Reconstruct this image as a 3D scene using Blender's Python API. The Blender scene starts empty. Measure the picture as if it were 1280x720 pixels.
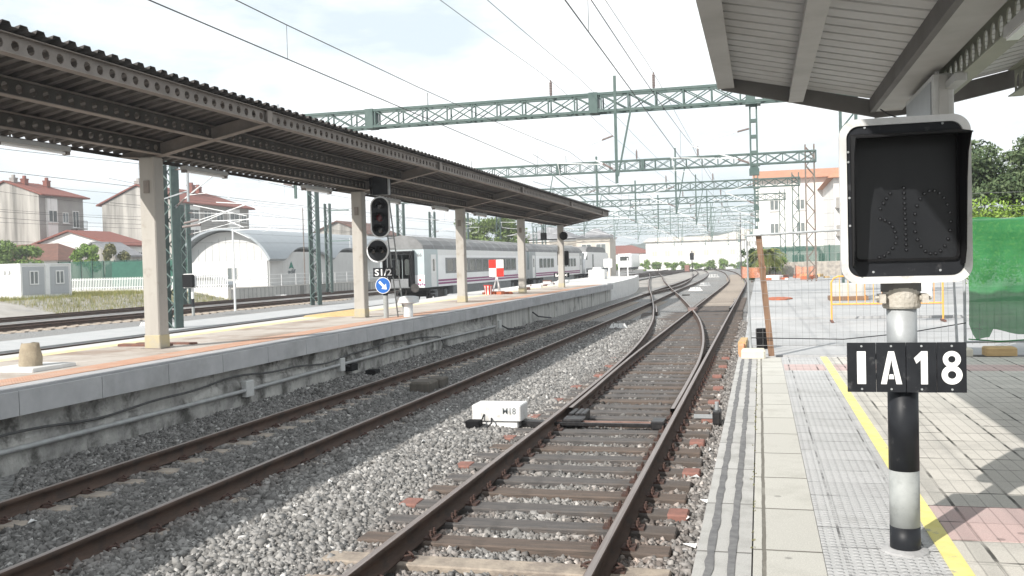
import bpy, math, random
import numpy as np
from mathutils import Vector, Matrix
R = math.radians
random.seed(7); rng = np.random.default_rng(7)
sc = bpy.context.scene
COL = sc.collection

# ---------------------------------------------------------------- camera
cam = bpy.data.cameras.new("camera"); camo = bpy.data.objects.new("camera", cam); COL.objects.link(camo)
cam.sensor_width = 36; cam.lens = 36 * 1175.67 / 1280; cam.clip_start = .05; cam.clip_end = 6000
YAW, PITCH, ROLL = .25807, -.024945, -.0267126
fw = Vector((-math.sin(YAW) * math.cos(PITCH), math.cos(YAW) * math.cos(PITCH), math.sin(PITCH)))
rt = Vector((math.cos(YAW), math.sin(YAW), 0)); up = rt.cross(fw)
r2 = rt * math.cos(ROLL) + up * math.sin(ROLL); u2 = -rt * math.sin(ROLL) + up * math.cos(ROLL)
m3 = Matrix((r2, u2, -fw)).transposed()
camo.matrix_world = Matrix.Translation((0, 0, 2.231)) @ m3.to_4x4()
sc.camera = camo

# ---------------------------------------------------------------- world, sun, exposure
EL, SUNROT = R(34.6), R(208)
w = bpy.data.worlds.new("World"); sc.world = w; w.use_nodes = True
nt = w.node_tree; nt.nodes.clear()
def WN(t): return nt.nodes.new(t)
out = WN('ShaderNodeOutputWorld'); bg = WN('ShaderNodeBackground'); sky = WN('ShaderNodeTexSky')
sky.sky_type = 'NISHITA'; sky.sun_disc = False; sky.sun_elevation = EL; sky.sun_rotation = SUNROT
sky.air_density = 1.0; sky.dust_density = 1.0; sky.ozone_density = 1.0
tc = WN('ShaderNodeTexCoord'); mp = WN('ShaderNodeMapping'); mp.inputs['Scale'].default_value = (1.0, 1.0, 3.2)
nz = WN('ShaderNodeTexNoise'); nz.inputs['Scale'].default_value = 2.2; nz.inputs['Detail'].default_value = 9; nz.inputs['Roughness'].default_value = .58
rp = WN('ShaderNodeValToRGB'); rp.color_ramp.elements[0].position = .40; rp.color_ramp.elements[1].position = .58
mx = WN('ShaderNodeMixRGB'); mx.inputs['Color2'].default_value = (10.6, 10.8, 10.9, 1)
nt.links.new(tc.outputs['Generated'], mp.inputs['Vector']); nt.links.new(mp.outputs['Vector'], nz.inputs['Vector'])
nt.links.new(nz.outputs['Fac'], rp.inputs['Fac']); nt.links.new(rp.outputs['Color'], mx.inputs['Fac'])
gap = WN('ShaderNodeMixRGB'); gap.inputs['Fac'].default_value = .85; gap.inputs['Color2'].default_value = (7.1, 8.0, 8.5, 1); nt.links.new(sky.outputs['Color'], gap.inputs['Color1']); nt.links.new(gap.outputs['Color'], mx.inputs['Color1']); nt.links.new(mx.outputs['Color'], bg.inputs['Color'])
bg.inputs['Strength'].default_value = .088
nt.links.new(bg.outputs['Background'], out.inputs['Surface'])
sl = bpy.data.lights.new("sun", 'SUN'); sl.energy = 4.3; sl.angle = R(.53); sl.color = (1, .955, .89)
so = bpy.data.objects.new("sun", sl); COL.objects.link(so)
so.rotation_euler = Vector((.68, 1.28, -1)).to_track_quat('-Z', 'Y').to_euler()
vs = sc.view_settings; vs.view_transform = 'Standard'; vs.look = 'None'; vs.exposure = .55; vs.gamma = 1; vs.use_curve_mapping = False

# ---------------------------------------------------------------- materials
MATS = {}
def M(name, col, col2=None, scale=4.0, rough=.75, metal=0, bump=0, bscale=60, stretch=(1, 1, 1), lo=.35, hi=.65, spec=.3, detail=6, dirt=None, dscale=.6, dlo=.5, dhi=.75, attr=None, alpha=None, trans=0):
    m = bpy.data.materials.new(name); m.use_nodes = True; t = m.node_tree; N = t.nodes; L = t.links
    b = N['Principled BSDF']; b.inputs['Roughness'].default_value = rough; b.inputs['Metallic'].default_value = metal
    b.inputs['Specular IOR Level'].default_value = spec
    b.inputs['Base Color'].default_value = (*col, 1)
    tc = N.new('ShaderNodeTexCoord'); mp = N.new('ShaderNodeMapping'); mp.inputs['Scale'].default_value = stretch
    L.new(tc.outputs['Object'], mp.inputs['Vector'])
    last = None
    if attr:
        a = N.new('ShaderNodeAttribute'); a.attribute_name = attr; last = a.outputs['Color']
    elif col2 is not None:
        n = N.new('ShaderNodeTexNoise'); n.inputs['Scale'].default_value = scale; n.inputs['Detail'].default_value = detail; n.inputs['Roughness'].default_value = .62
        L.new(mp.outputs['Vector'], n.inputs['Vector'])
        r = N.new('ShaderNodeValToRGB'); r.color_ramp.elements[0].position = lo; r.color_ramp.elements[1].position = hi
        r.color_ramp.elements[0].color = (*col, 1); r.color_ramp.elements[1].color = (*col2, 1)
        L.new(n.outputs['Fac'], r.inputs['Fac']); last = r.outputs['Color']
    if dirt is not None:
        n = N.new('ShaderNodeTexNoise'); n.inputs['Scale'].default_value = dscale; n.inputs['Detail'].default_value = 8; n.inputs['Roughness'].default_value = .65
        L.new(tc.outputs['Object'], n.inputs['Vector'])
        r = N.new('ShaderNodeValToRGB'); r.color_ramp.elements[0].position = dlo; r.color_ramp.elements[1].position = dhi
        r.color_ramp.elements[0].color = (0, 0, 0, 1); r.color_ramp.elements[1].color = (1, 1, 1, 1)
        L.new(n.outputs['Fac'], r.inputs['Fac'])
        x = N.new('ShaderNodeMixRGB'); L.new(r.outputs['Color'], x.inputs['Fac'])
        if last is not None: L.new(last, x.inputs['Color1'])
        else: x.inputs['Color1'].default_value = (*col, 1)
        x.inputs['Color2'].default_value = (*dirt, 1); last = x.outputs['Color']
    if last is not None: L.new(last, b.inputs['Base Color'])
    if bump:
        n = N.new('ShaderNodeTexNoise'); n.inputs['Scale'].default_value = bscale; n.inputs['Detail'].default_value = 5
        L.new(mp.outputs['Vector'], n.inputs['Vector'])
        u = N.new('ShaderNodeBump'); u.inputs['Strength'].default_value = bump; u.inputs['Distance'].default_value = .02
        L.new(n.outputs['Fac'], u.inputs['Height']); L.new(u.outputs['Normal'], b.inputs['Normal'])
    if alpha is not None: b.inputs['Alpha'].default_value = alpha
    if trans: b.inputs['Transmission Weight'].default_value = trans
    MATS[name] = m
    return m

def paving(name, c1, c2, joint, bw, bh, mortar=.012, rough=.8, offset=0.0, dirt=(.25, .24, .22), rot=0, dlo=.52, dhi=.8, dscale=.9, bump=.5, minor=None, patchy=False):
    m = M(name, c1); t = m.node_tree; N = t.nodes; L = t.links; b = N['Principled BSDF']; b.inputs['Roughness'].default_value = rough
    tc = N.new('ShaderNodeTexCoord'); mp = N.new('ShaderNodeMapping'); mp.inputs['Rotation'].default_value = (0, 0, rot)
    L.new(tc.outputs['Object'], mp.inputs['Vector'])
    br = N.new('ShaderNodeTexBrick'); br.offset = offset; br.inputs['Scale'].default_value = 1
    br.inputs['Brick Width'].default_value = bw; br.inputs['Row Height'].default_value = bh; br.inputs['Mortar Size'].default_value = mortar
    br.inputs['Mortar Smooth'].default_value = .25; br.inputs['Color1'].default_value = (*c1, 1); br.inputs['Color2'].default_value = (*c2, 1); br.inputs['Mortar'].default_value = (*joint, 1)
    # wobble the joints a little
    n0 = N.new('ShaderNodeTexNoise'); n0.inputs['Scale'].default_value = 5; n0.inputs['Detail'].default_value = 4; L.new(tc.outputs['Object'], n0.inputs['Vector'])
    va = N.new('ShaderNodeVectorMath'); va.operation = 'SCALE'; va.inputs['Scale'].default_value = .012; L.new(n0.outputs['Color'], va.inputs[0])
    vb = N.new('ShaderNodeVectorMath'); vb.operation = 'ADD'; L.new(mp.outputs['Vector'], vb.inputs[0]); L.new(va.outputs['Vector'], vb.inputs[1])
    L.new(vb.outputs['Vector'], br.inputs['Vector'])
    n = N.new('ShaderNodeTexNoise'); n.inputs['Scale'].default_value = dscale; n.inputs['Detail'].default_value = 9; n.inputs['Roughness'].default_value = .7; L.new(tc.outputs['Object'], n.inputs['Vector'])
    r = N.new('ShaderNodeValToRGB'); r.color_ramp.elements[0].position = dlo; r.color_ramp.elements[1].position = dhi
    L.new(n.outputs['Fac'], r.inputs['Fac'])
    bcol = br.outputs['Color']
    if patchy:    # joints filled with dirt here, washed clean there
        np_ = N.new('ShaderNodeTexNoise'); np_.inputs['Scale'].default_value = 2.6; np_.inputs['Detail'].default_value = 4; L.new(tc.outputs['Object'], np_.inputs['Vector'])
        rr = N.new('ShaderNodeValToRGB'); rr.color_ramp.elements[0].position = .42; rr.color_ramp.elements[1].position = .56; L.new(np_.outputs['Fac'], rr.inputs['Fac'])
        xp = N.new('ShaderNodeMixRGB'); L.new(rr.outputs['Color'], xp.inputs['Fac']); L.new(bcol, xp.inputs['Color1']); xp.inputs['Color2'].default_value = (*[a * .86 for a in c1], 1)
        mm = N.new('ShaderNodeMixRGB'); L.new(br.outputs['Fac'], mm.inputs['Fac']); L.new(bcol, mm.inputs['Color1']); L.new(xp.outputs['Color'], mm.inputs['Color2']); bcol = mm.outputs['Color']
    if minor:     # shallow grooves inside each tile
        b2 = N.new('ShaderNodeTexBrick'); b2.offset = 0; b2.inputs['Scale'].default_value = 1; b2.inputs['Brick Width'].default_value = minor[0]; b2.inputs['Row Height'].default_value = minor[1]; b2.inputs['Mortar Size'].default_value = .006; b2.inputs['Mortar Smooth'].default_value = .6
        b2.inputs['Color1'].default_value = (1, 1, 1, 1); b2.inputs['Color2'].default_value = (1, 1, 1, 1); b2.inputs['Mortar'].default_value = (.66, .66, .66, 1); L.new(vb.outputs['Vector'], b2.inputs['Vector'])
        xm = N.new('ShaderNodeMixRGB'); xm.blend_type = 'MULTIPLY'; xm.inputs['Fac'].default_value = 1; L.new(bcol, xm.inputs['Color1']); L.new(b2.outputs['Color'], xm.inputs['Color2']); bcol = xm.outputs['Color']
    # old gum spots and drips
    vs_ = N.new('ShaderNodeTexVoronoi'); vs_.inputs['Scale'].default_value = 2.3; L.new(tc.outputs['Object'], vs_.inputs['Vector'])
    rs = N.new('ShaderNodeValToRGB'); rs.color_ramp.elements[0].position = .045; rs.color_ramp.elements[1].position = .06; rs.color_ramp.elements[0].color = (.62, .62, .62, 1); rs.color_ramp.elements[1].color = (1, 1, 1, 1); L.new(vs_.outputs['Distance'], rs.inputs['Fac'])
    xg = N.new('ShaderNodeMixRGB'); xg.blend_type = 'MULTIPLY'; xg.inputs['Fac'].default_value = 1; L.new(bcol, xg.inputs['Color1']); L.new(rs.outputs['Color'], xg.inputs['Color2']); bcol = xg.outputs['Color']
    x = N.new('ShaderNodeMixRGB'); L.new(r.outputs['Color'], x.inputs['Fac']); L.new(bcol, x.inputs['Color1']); x.inputs['Color2'].default_value = (*dirt, 1)
    n2 = N.new('ShaderNodeTexNoise'); n2.inputs['Scale'].default_value = 140; n2.inputs['Detail'].default_value = 3; L.new(tc.outputs['Object'], n2.inputs['Vector'])
    x2 = N.new('ShaderNodeMixRGB'); x2.blend_type = 'OVERLAY'; x2.inputs['Fac'].default_value = .35; L.new(x.outputs['Color'], x2.inputs['Color1']); L.new(n2.outputs['Fac'], x2.inputs['Color2'])
    L.new(x2.outputs['Color'], b.inputs['Base Color'])
    u = N.new('ShaderNodeBump'); u.inputs['Strength'].default_value = bump; u.inputs['Distance'].default_value = .01; u.invert = True
    L.new(br.outputs['Fac'], u.inputs['Height']); L.new(u.outputs['Normal'], b.inputs['Normal'])
    return m

def studs(m, pitch, height=.006, thr=.30):   # rows of round tactile studs as bump
    t = m.node_tree; N = t.nodes; L = t.links; b = N['Principled BSDF']
    tc = N.new('ShaderNodeTexCoord'); v = N.new('ShaderNodeTexVoronoi'); v.inputs['Scale'].default_value = 1 / pitch; v.inputs['Randomness'].default_value = 0.0
    mp = N.new('ShaderNodeMapping'); mp.inputs['Scale'].default_value = (1, 1, 0); L.new(tc.outputs['Object'], mp.inputs['Vector'])
    L.new(mp.outputs['Vector'], v.inputs['Vector'])
    r = N.new('ShaderNodeValToRGB'); r.color_ramp.elements[0].position = thr - .06; r.color_ramp.elements[1].position = thr + .06
    r.color_ramp.elements[0].color = (1, 1, 1, 1); r.color_ramp.elements[1].color = (0, 0, 0, 1); L.new(v.outputs['Distance'], r.inputs['Fac'])
    u = N.new('ShaderNodeBump'); u.inputs['Strength'].default_value = 1; u.inputs['Distance'].default_value = height; L.new(r.outputs['Color'], u.inputs['Height'])
    old = b.inputs['Normal'].links
    if old: L.new(old[0].from_socket, u.inputs['Normal'])
    L.new(u.outputs['Normal'], b.inputs['Normal'])

M('rail_rust', (.055, .036, .028), (.095, .06, .045), 9, rough=.8, bump=.2, stretch=(1, .2, 1), dirt=(.03, .026, .025), dscale=3)
M('rail_top', (.24, .2, .185), (.34, .3, .28), 6, rough=.42, metal=.55, stretch=(8, .15, 1))
M('rail_worn', (.2, .12, .1), (.3, .2, .17), 8, rough=.6, metal=.25)
M('sleeper_dark', (.075, .073, .073), (.135, .122, .115), 7, rough=.85, stretch=(.5, 6, 6), bump=.4, bscale=25, dirt=(.1, .078, .064), dscale=1.3)
M('sleeper_rust', (.085, .072, .064), (.15, .115, .095), 7, rough=.9, stretch=(.5, 6, 6), bump=.4, bscale=25)
M('sleeper_pale', (.38, .325, .265), (.26, .22, .185), 6, rough=.9, bump=.5, bscale=18, dirt=(.2, .17, .15), dscale=3)
M('concrete_block', (.36, .31, .26), (.24, .215, .19), 8, rough=.9, bump=.4, bscale=25)
M('clip_rust', (.1, .055, .045), (.06, .042, .036), 20, rough=.85)
M('plate_red', (.27, .13, .105), (.2, .105, .085), 12, rough=.8)
M('grease', (.018, .018, .02), (.045, .042, .042), 15, rough=.4, metal=.3)
M('stone', (.25, .25, .25), rough=.92, attr='Col')
M('concrete', (.42, .42, .42), (.33, .33, .335), 3, rough=.85, bump=.15, bscale=45, dirt=(.24, .235, .23), dscale=1.4, dlo=.55, dhi=.8)
M('concrete_white', (.72, .72, .71), (.6, .6, .59), 2.5, rough=.85, bump=.1)
M('coping', (.46, .46, .465), (.38, .38, .39), 2, rough=.8, bump=.1, bscale=50, dirt=(.3, .3, .3), dscale=1.1)
M('old_wall', (.5, .49, .465), (.27, .265, .255), 2.2, rough=.95, bump=.6, bscale=22, stretch=(1, 1, .6), dirt=(.10, .097, .09), dscale=1.5, dlo=.5, dhi=.63, detail=10)
M('streak_wall', (.62, .61, .58), (.3, .295, .28), 3.5, rough=.9, stretch=(1, 1, .07), lo=.3, hi=.7, bump=.5, bscale=14, dirt=(.16, .155, .15), dscale=1.2, dlo=.56, dhi=.72)
M('conduit', (.36, .37, .37), (.28, .28, .28), 6, rough=.5, spec=.4)
M('cable_grey', (.06, .06, .06), (.09, .09, .09), 8, rough=.7)
M('cable_black', (.022, .022, .024), rough=.6)
M('box_grey', (.55, .56, .55), (.47, .47, .46), 8, rough=.6)
M('post_cream', (.42, .4, .365), (.37, .35, .32), 1.2, rough=.6, stretch=(4, 4, .6), dirt=(.27, .235, .19), dscale=2.4, dlo=.56, dhi=.74)
M('post_foot', (.46, .4, .25), (.4, .365, .29), 7, rough=.7)
M('beam_shaded', (.075, .068, .062), (.05, .045, .04), 2.5, rough=.7)
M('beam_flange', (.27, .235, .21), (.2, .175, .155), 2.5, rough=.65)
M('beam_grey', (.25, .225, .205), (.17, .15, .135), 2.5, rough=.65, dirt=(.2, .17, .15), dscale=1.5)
M('roof_steel', (.05, .045, .042), (.13, .12, .115), 2.2, rough=.6, stretch=(1, 5, 1), lo=.42, hi=.68, dirt=(.035, .03, .028), dscale=1.3)
M('roof_dark', (.04, .036, .034), (.06, .052, .048), 3, rough=.7)
M('soffit_light', (.52, .52, .515), (.46, .46, .455), 1.4, rough=.6, dirt=(.44, .43, .41), dscale=.7)
M('canopy_paint', (.46, .455, .44), (.38, .375, .36), 1.5, rough=.6)
M('canopy_dark', (.16, .155, .15), (.12, .115, .11), 1.8, rough=.65)
M('olive_beam', (.28, .29, .24), (.33, .335, .28), 1.5, rough=.6)
M('lamp_body', (.42, .42, .41), (.36, .36, .35), 3, rough=.5)
M('lamp_tube', (.8, .8, .8), rough=.3)
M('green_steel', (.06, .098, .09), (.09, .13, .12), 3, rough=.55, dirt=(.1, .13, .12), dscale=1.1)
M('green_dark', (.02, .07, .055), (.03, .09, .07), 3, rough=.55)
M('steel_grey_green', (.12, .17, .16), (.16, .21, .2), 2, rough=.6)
M('galv', (.42, .44, .45), (.34, .355, .365), 9, rough=.5, metal=.3, dirt=(.28, .29, .285), dscale=6)
M('galv_white', (.72, .73, .73), (.62, .63, .63), 5, rough=.5)
M('rust_post', (.2, .13, .11), (.14, .15, .13), 5, rough=.75)
M('insulator', (.16, .13, .12), (.22, .18, .17), 8, rough=.3)
M('wire', (.07, .07, .07), rough=.6)
M('black_paint', (.013, .014, .017), (.02, .022, .026), 5, rough=.45, spec=.2, dirt=(.075, .075, .078), dscale=14, dlo=.60, dhi=.72)
M('black_flat', (.008, .008, .009), rough=.75, spec=.15)
M('screen', (.010, .011, .013), (.018, .019, .021), 2.2, rough=.3, spec=.3, stretch=(1, 1, .4))
M('led', (.012, .012, .014), rough=.18, spec=.7)
M('white_paint', (.78, .78, .77), (.72, .72, .71), 5, rough=.5)
M('white_metal', (.7, .7, .69), (.6, .6, .59), 8, rough=.5, dirt=(.36, .34, .31), dscale=9, dlo=.56, dhi=.74)
M('glyph_white', (.83, .83, .83), (.76, .76, .76), 20, rough=.55)
M('band_grey', (.34, .355, .35), (.28, .295, .29), 9, rough=.55, dirt=(.25, .26, .25), dscale=9, dlo=.52, dhi=.7)
M('clamp', (.52, .49, .44), (.4, .37, .32), 12, rough=.7, bump=.4, bscale=60)
M('blue_sign', (.02, .12, .42), rough=.4)
M('red_paint', (.72, .035, .025), (.6, .03, .02), 5, rough=.5)
M('red_lens', (.1, .01, .014), rough=.15, spec=.6)
M('glass_dark', (.03, .035, .035), (.06, .07, .06), .8, rough=.12, spec=.7)
M('glass_mid', (.12, .14, .14), (.2, .22, .22), .7, rough=.15, spec=.6)
M('train_white', (.86, .865, .87), (.8, .805, .815), 1.2, rough=.3, dirt=(.6, .59, .57), dscale=.7, dlo=.62, dhi=.85)
M('train_grey', (.3, .32, .33), (.36, .38, .39), 1.5, rough=.45)
M('train_band', (.2, .205, .21), rough=.4)
M('train_pale', (.47, .53, .54), (.43, .49, .5), 2, rough=.45)
M('train_roof', (.24, .24, .24), (.17, .17, .17), 1.6, rough=.7, stretch=(1, .3, 1))
M('train_purple', (.24, .03, .15), rough=.4)
M('magnet', (.12, .105, .09), (.08, .072, .062), 8, rough=.85)
M('under', (.035, .033, .032), (.07, .063, .058), 5, rough=.8)
M('skirt', (.23, .24, .245), (.17, .175, .18), 3, rough=.6)
M('yellow_line', (.7, .63, .22), (.76, .69, .3), 9, rough=.75, bump=.2, bscale=90, dirt=(.42, .4, .3), dscale=11, dlo=.60, dhi=.68)
M('orange_strip', (.52, .29, .2), (.57, .36, .26), 5, rough=.8, dirt=(.52, .41, .34), dscale=1.2)
M('yellow_old', (.7, .58, .26), (.68, .6, .4), 5, rough=.8, dirt=(.6, .55, .48), dscale=1.5)
M('plat_mid', (.42, .375, .33), (.52, .48, .44), 1.1, rough=.9, bump=.2, bscale=40, dirt=(.3, .235, .19), dscale=.45, dlo=.5, dhi=.62)
M('plat_white', (.58, .57, .55), (.5, .49, .475), 3, rough=.85, bump=.1, dirt=(.5, .48, .45), dscale=1.4, dlo=.58, dhi=.8)
M('tar', (.13, .13, .135), (.2, .2, .2), 14, rough=.9)
M('slab_pale', (.36, .37, .375), (.42, .42, .42), 1.5, rough=.9, bump=.1)
M('asphalt_pale', (.34, .345, .35), (.43, .43, .43), .5, rough=.95, bump=.2, dirt=(.27, .27, .27), dscale=.6)
M('earth', (.3, .28, .255), (.38, .36, .335), .7, rough=.98, bump=.5, bscale=8, dirt=(.2, .2, .2), dscale=.3)
M('gravel_far', (.31, .308, .30), (.13, .13, .13), 16, rough=.95, bump=1, bscale=22, detail=3, lo=.4, hi=.6, dirt=(.22, .2, .185), dscale=.25)
M('sand_track', (.36, .3, .25), (.28, .24, .2), 14, rough=.95, bump=.8, bscale=22, lo=.4, hi=.6)
M('wood', (.25, .155, .1), (.19, .115, .075), 5, rough=.8, stretch=(6, 6, .5), bump=.3)
M('wood_pale', (.55, .39, .2), (.46, .32, .16), 6, rough=.8, stretch=(.6, 6, 6), bump=.2)
M('block_cream', (.66, .62, .52), (.56, .53, .45), 7, rough=.9, bump=.3)
M('sack', (.4, .34, .25), (.32, .27, .2), 9, rough=.95, bump=.8, bscale=90)
M('orange_tube', (.85, .36, .06), (.8, .4, .12), 5, rough=.5)
M('net_orange', (.75, .27, .14), (.7, .34, .22), 6, rough=.8)
M('brown_rust', (.2, .1, .075), (.13, .08, .07), 6, rough=.9)
M('brick_red', (.45, .14, .07), (.36, .12, .07), 9, rough=.9)
M('roof_tile', (.24, .085, .065), (.17, .07, .055), 1.6, rough=.9, bump=.6, bscale=12, stretch=(3, 3, 1))
M('roof_tile_brown', (.17, .085, .065), (.12, .07, .055), 2, rough=.9, bump=.6, bscale=12)
M('roof_orange', (.48, .24, .15), (.4, .2, .13), 1.2, rough=.9, bump=.4, bscale=9)
M('roof_slate', (.2, .2, .21), (.27, .27, .28), 1.5, rough=.8)
M('plaster_stain', (.42, .4, .37), (.13, .125, .115), .8, rough=.95, stretch=(1, 1, .09), lo=.36, hi=.7, detail=9, bump=.2, bscale=6)
M('plaster_grey', (.33, .315, .295), (.28, .265, .25), .7, rough=.9)
M('plaster_white', (.74, .73, .71), (.66, .65, .63), .6, rough=.9, dirt=(.5, .49, .47), dscale=.35, dlo=.56, dhi=.8)
M('plaster_warm', (.6, .55, .48), (.52, .475, .42), .5, rough=.9)
M('adif_white', (.76, .76, .75), (.7, .7, .69), .7, rough=.8)
M('adif_panel', (.6, .6, .59), (.54, .54, .53), .5, rough=.75)
M('adif_roof', (.33, .36, .38), (.29, .315, .335), 1.5, rough=.45, metal=.3, stretch=(.2, 3, .2))
M('logo_green', (.05, .2, .15), rough=.6)
M('logo_grey', (.12, .14, .15), rough=.6)
M('wall_block', (.5, .49, .46), (.42, .41, .39), 3, rough=.9)
M('stone_wall', (.44, .4, .35), (.27, .245, .22), 3.4, rough=.95, bump=1, bscale=6)
M('cabin_grey', (.42, .435, .45), (.38, .395, .41), 2, rough=.6, stretch=(8, 8, .2))
M('net_green', (.022, .15, .048), (.038, .2, .068), 2.2, rough=.8, stretch=(.6, .6, 3))
M('fence_green', (.02, .09, .065), (.03, .12, .085), 3, rough=.7)
M('mesh_steel', (.3, .3, .3), rough=.5, metal=.4)
M('leaf', (.05, .1, .02), attr='Col', rough=.7)
M('bark', (.12, .085, .06), (.08, .06, .045), 8, rough=.95, bump=.6)
M('grass', (.12, .13, .03), attr='Col', rough=.9)
M('hill', (.05, .075, .05), (.03, .055, .045), .02, rough=1)
M('car_silver', (.4, .42, .43), rough=.25, metal=.5)
M('rubber', (.02, .02, .02), rough=.8)
MT = MATS
# open netting: part of the light passes the cloth
for nm, src, al in (('net_weave', 'net_green', .86), ('fence_weave', 'fence_green', .5), ('orange_weave', 'net_orange', .42)):
    m = MATS[src].copy(); m.name = nm; m.node_tree.nodes['Principled BSDF'].inputs['Alpha'].default_value = al; MATS[nm] = m
paving('tiles', (.55, .525, .48), (.48, .46, .42), (.1, .095, .085), .37, .36, .012, offset=0, dirt=(.36, .345, .32), dlo=.52, dhi=.78, dscale=1.3, minor=(.0925, 5), patchy=True)
paving('tiles_pink', (.52, .39, .37), (.47, .36, .345), (.13, .1, .095), .37, .36, .012, offset=0, dirt=(.42, .37, .35), minor=(.0925, 5), patchy=True)
paving('tactile_grey', (.47, .47, .47), (.42, .42, .42), (.13, .13, .13), .4, .37, .008, offset=0, dirt=(.31, .305, .3), dlo=.52, dhi=.74, dscale=1.5, patchy=True)
studs(MT['tactile_grey'], .05)
paving('kerb_slab', (.5, .49, .45), (.45, .44, .405), (.16, .15, .13), 5, .845, .012, offset=0, dirt=(.36, .35, .315), dlo=.5, dhi=.78, dscale=2.0)
paving('kerb_edge', (.46, .455, .44), (.41, .405, .39), (.17, .165, .155), 5, 1.0, .012, offset=0, dirt=(.29, .285, .27), dlo=.48, dhi=.72, dscale=3)
paving('block_wall', (.5, .49, .46), (.44, .43, .41), (.2, .2, .19), 1.2, .6, .04)
studs(MT['orange_strip'], .05)

# ---------------------------------------------------------------- mesh builder
class MB:
    def __init__(s): s.v = []; s.f = []; s.m = []; s.mats = []
    def mi(s, mat):
        if mat not in s.mats: s.mats.append(mat)
        return s.mats.index(mat)
    def face(s, pts, mat):
        b = len(s.v); s.v += [tuple(p) for p in pts]; s.f.append(tuple(range(b, b + len(pts)))); s.m.append(s.mi(mat))
    def hull(s, verts, faces, mat):
        b = len(s.v); s.v += [tuple(p) for p in verts]; k = s.mi(mat)
        for f in faces: s.f.append(tuple(b + i for i in f)); s.m.append(k)
    def box(s, x0, x1, y0, y1, z0, z1, mat):
        if x0 > x1: x0, x1 = x1, x0
        if y0 > y1: y0, y1 = y1, y0
        if z0 > z1: z0, z1 = z1, z0
        s.hull([(x0, y0, z0), (x1, y0, z0), (x1, y1, z0), (x0, y1, z0), (x0, y0, z1), (x1, y0, z1), (x1, y1, z1), (x0, y1, z1)],
               [(0, 3, 2, 1), (4, 5, 6, 7), (0, 1, 5, 4), (1, 2, 6, 5), (2, 3, 7, 6), (3, 0, 4, 7)], mat)
    def cbox(s, x0, x1, y0, y1, z0, z1, c, mat):   # box with chamfered vertical and top edges
        a = [(x0 + c, y0), (x1 - c, y0), (x1, y0 + c), (x1, y1 - c), (x1 - c, y1), (x0 + c, y1), (x0, y1 - c), (x0, y0 + c)]
        cx, cy = (x0 + x1) / 2, (y0 + y1) / 2
        def ins(p): return (p[0] + (c if p[0] < cx else -c) * .8, p[1] + (c if p[1] < cy else -c) * .8)
        V = [(x, y, z0) for x, y in a] + [(x, y, z1 - c) for x, y in a] + [(*ins(p), z1) for p in a]
        F = [tuple(range(7, -1, -1)), tuple(range(16, 24))]
        for k in (0, 8):
            for i in range(8): F.append((k + i, k + (i + 1) % 8, k + 8 + (i + 1) % 8, k + 8 + i))
        s.hull(V, F, mat)
    def bar(s, p, q, wd, ht, mat, upv=(0, 0, 1)):
        p, q = Vector(p), Vector(q); d = (q - p)
        if d.length < 1e-6: return
        d.normalize(); u = Vector(upv)
        if abs(d.dot(u)) > .99: u = Vector((0, 1, 0)) if abs(d.y) < .9 else Vector((1, 0, 0))
        r = d.cross(u).normalized(); u = r.cross(d)
        r *= wd / 2; u *= ht / 2
        V = [p - r - u, p + r - u, p + r + u, p - r + u, q - r - u, q + r - u, q + r + u, q - r + u]
        s.hull(V, [(3, 2, 1, 0), (4, 5, 6, 7), (0, 1, 5, 4), (1, 2, 6, 5), (2, 3, 7, 6), (3, 0, 4, 7)], mat)
    def tube(s, pts, rad, mat, n=8, cap=True):
        pts = [Vector(p) for p in pts]; b = len(s.v); k = s.mi(mat); rads = rad if isinstance(rad, (list, tuple)) else [rad] * len(pts)
        pr = None
        for i, p in enumerate(pts):
            d = (pts[min(i + 1, len(pts) - 1)] - pts[max(i - 1, 0)]).normalized()
            if pr is None:
                u = Vector((0, 0, 1)) if abs(d.z) < .9 else Vector((1, 0, 0)); r = d.cross(u).normalized()
            else: r = (pr - d * pr.dot(d)).normalized()
            pr = r; u = d.cross(r)
            for j in range(n):
                a = 2 * math.pi * j / n; s.v.append(tuple(p + (r * math.cos(a) + u * math.sin(a)) * rads[i]))
        for i in range(len(pts) - 1):
            for j in range(n): s.f.append((b + i * n + j, b + i * n + (j + 1) % n, b + (i + 1) * n + (j + 1) % n, b + (i + 1) * n + j)); s.m.append(k)
        if cap:
            s.f.append(tuple(b + j for j in range(n - 1, -1, -1))); s.m.append(k)
            e = b + (len(pts) - 1) * n; s.f.append(tuple(e + j for j in range(n))); s.m.append(k)
    def prism(s, poly, y0, y1, mat, axis='y', side=None):
        # poly in the plane across the axis: axis y -> (x,z); axis x -> (y,z); axis z -> (x,y)
        def P(a, b, t): return (a, t, b) if axis == 'y' else (t, a, b) if axis == 'x' else (a, b, t)
        n = len(poly); V = [P(a, b, y0) for a, b in poly] + [P(a, b, y1) for a, b in poly]
        s.hull(V, [tuple(range(n)), tuple(range(2 * n - 1, n - 1, -1))], mat)
        s.hull(V, [(i, n + i, n + (i + 1) % n, (i + 1) % n) for i in range(n)], side or mat)
    def ring(s, outer, inner, y0, y1, mat, axis='y'):   # frame between two loops of equal length
        def P(a, b, t): return (a, t, b) if axis == 'y' else (t, a, b) if axis == 'x' else (a, b, t)
        n = len(outer); V = [P(a, b, y0) for a, b in outer] + [P(a, b, y0) for a, b in inner] + [P(a, b, y1) for a, b in outer] + [P(a, b, y1) for a, b in inner]
        F = []
        for i in range(n):
            j = (i + 1) % n
            F += [(i, j, n + j, n + i), (2 * n + i, 3 * n + i, 3 * n + j, 2 * n + j), (i, 2 * n + i, 2 * n + j, j), (n + i, n + j, 3 * n + j, 3 * n + i)]
        s.hull(V, F, mat)
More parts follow.
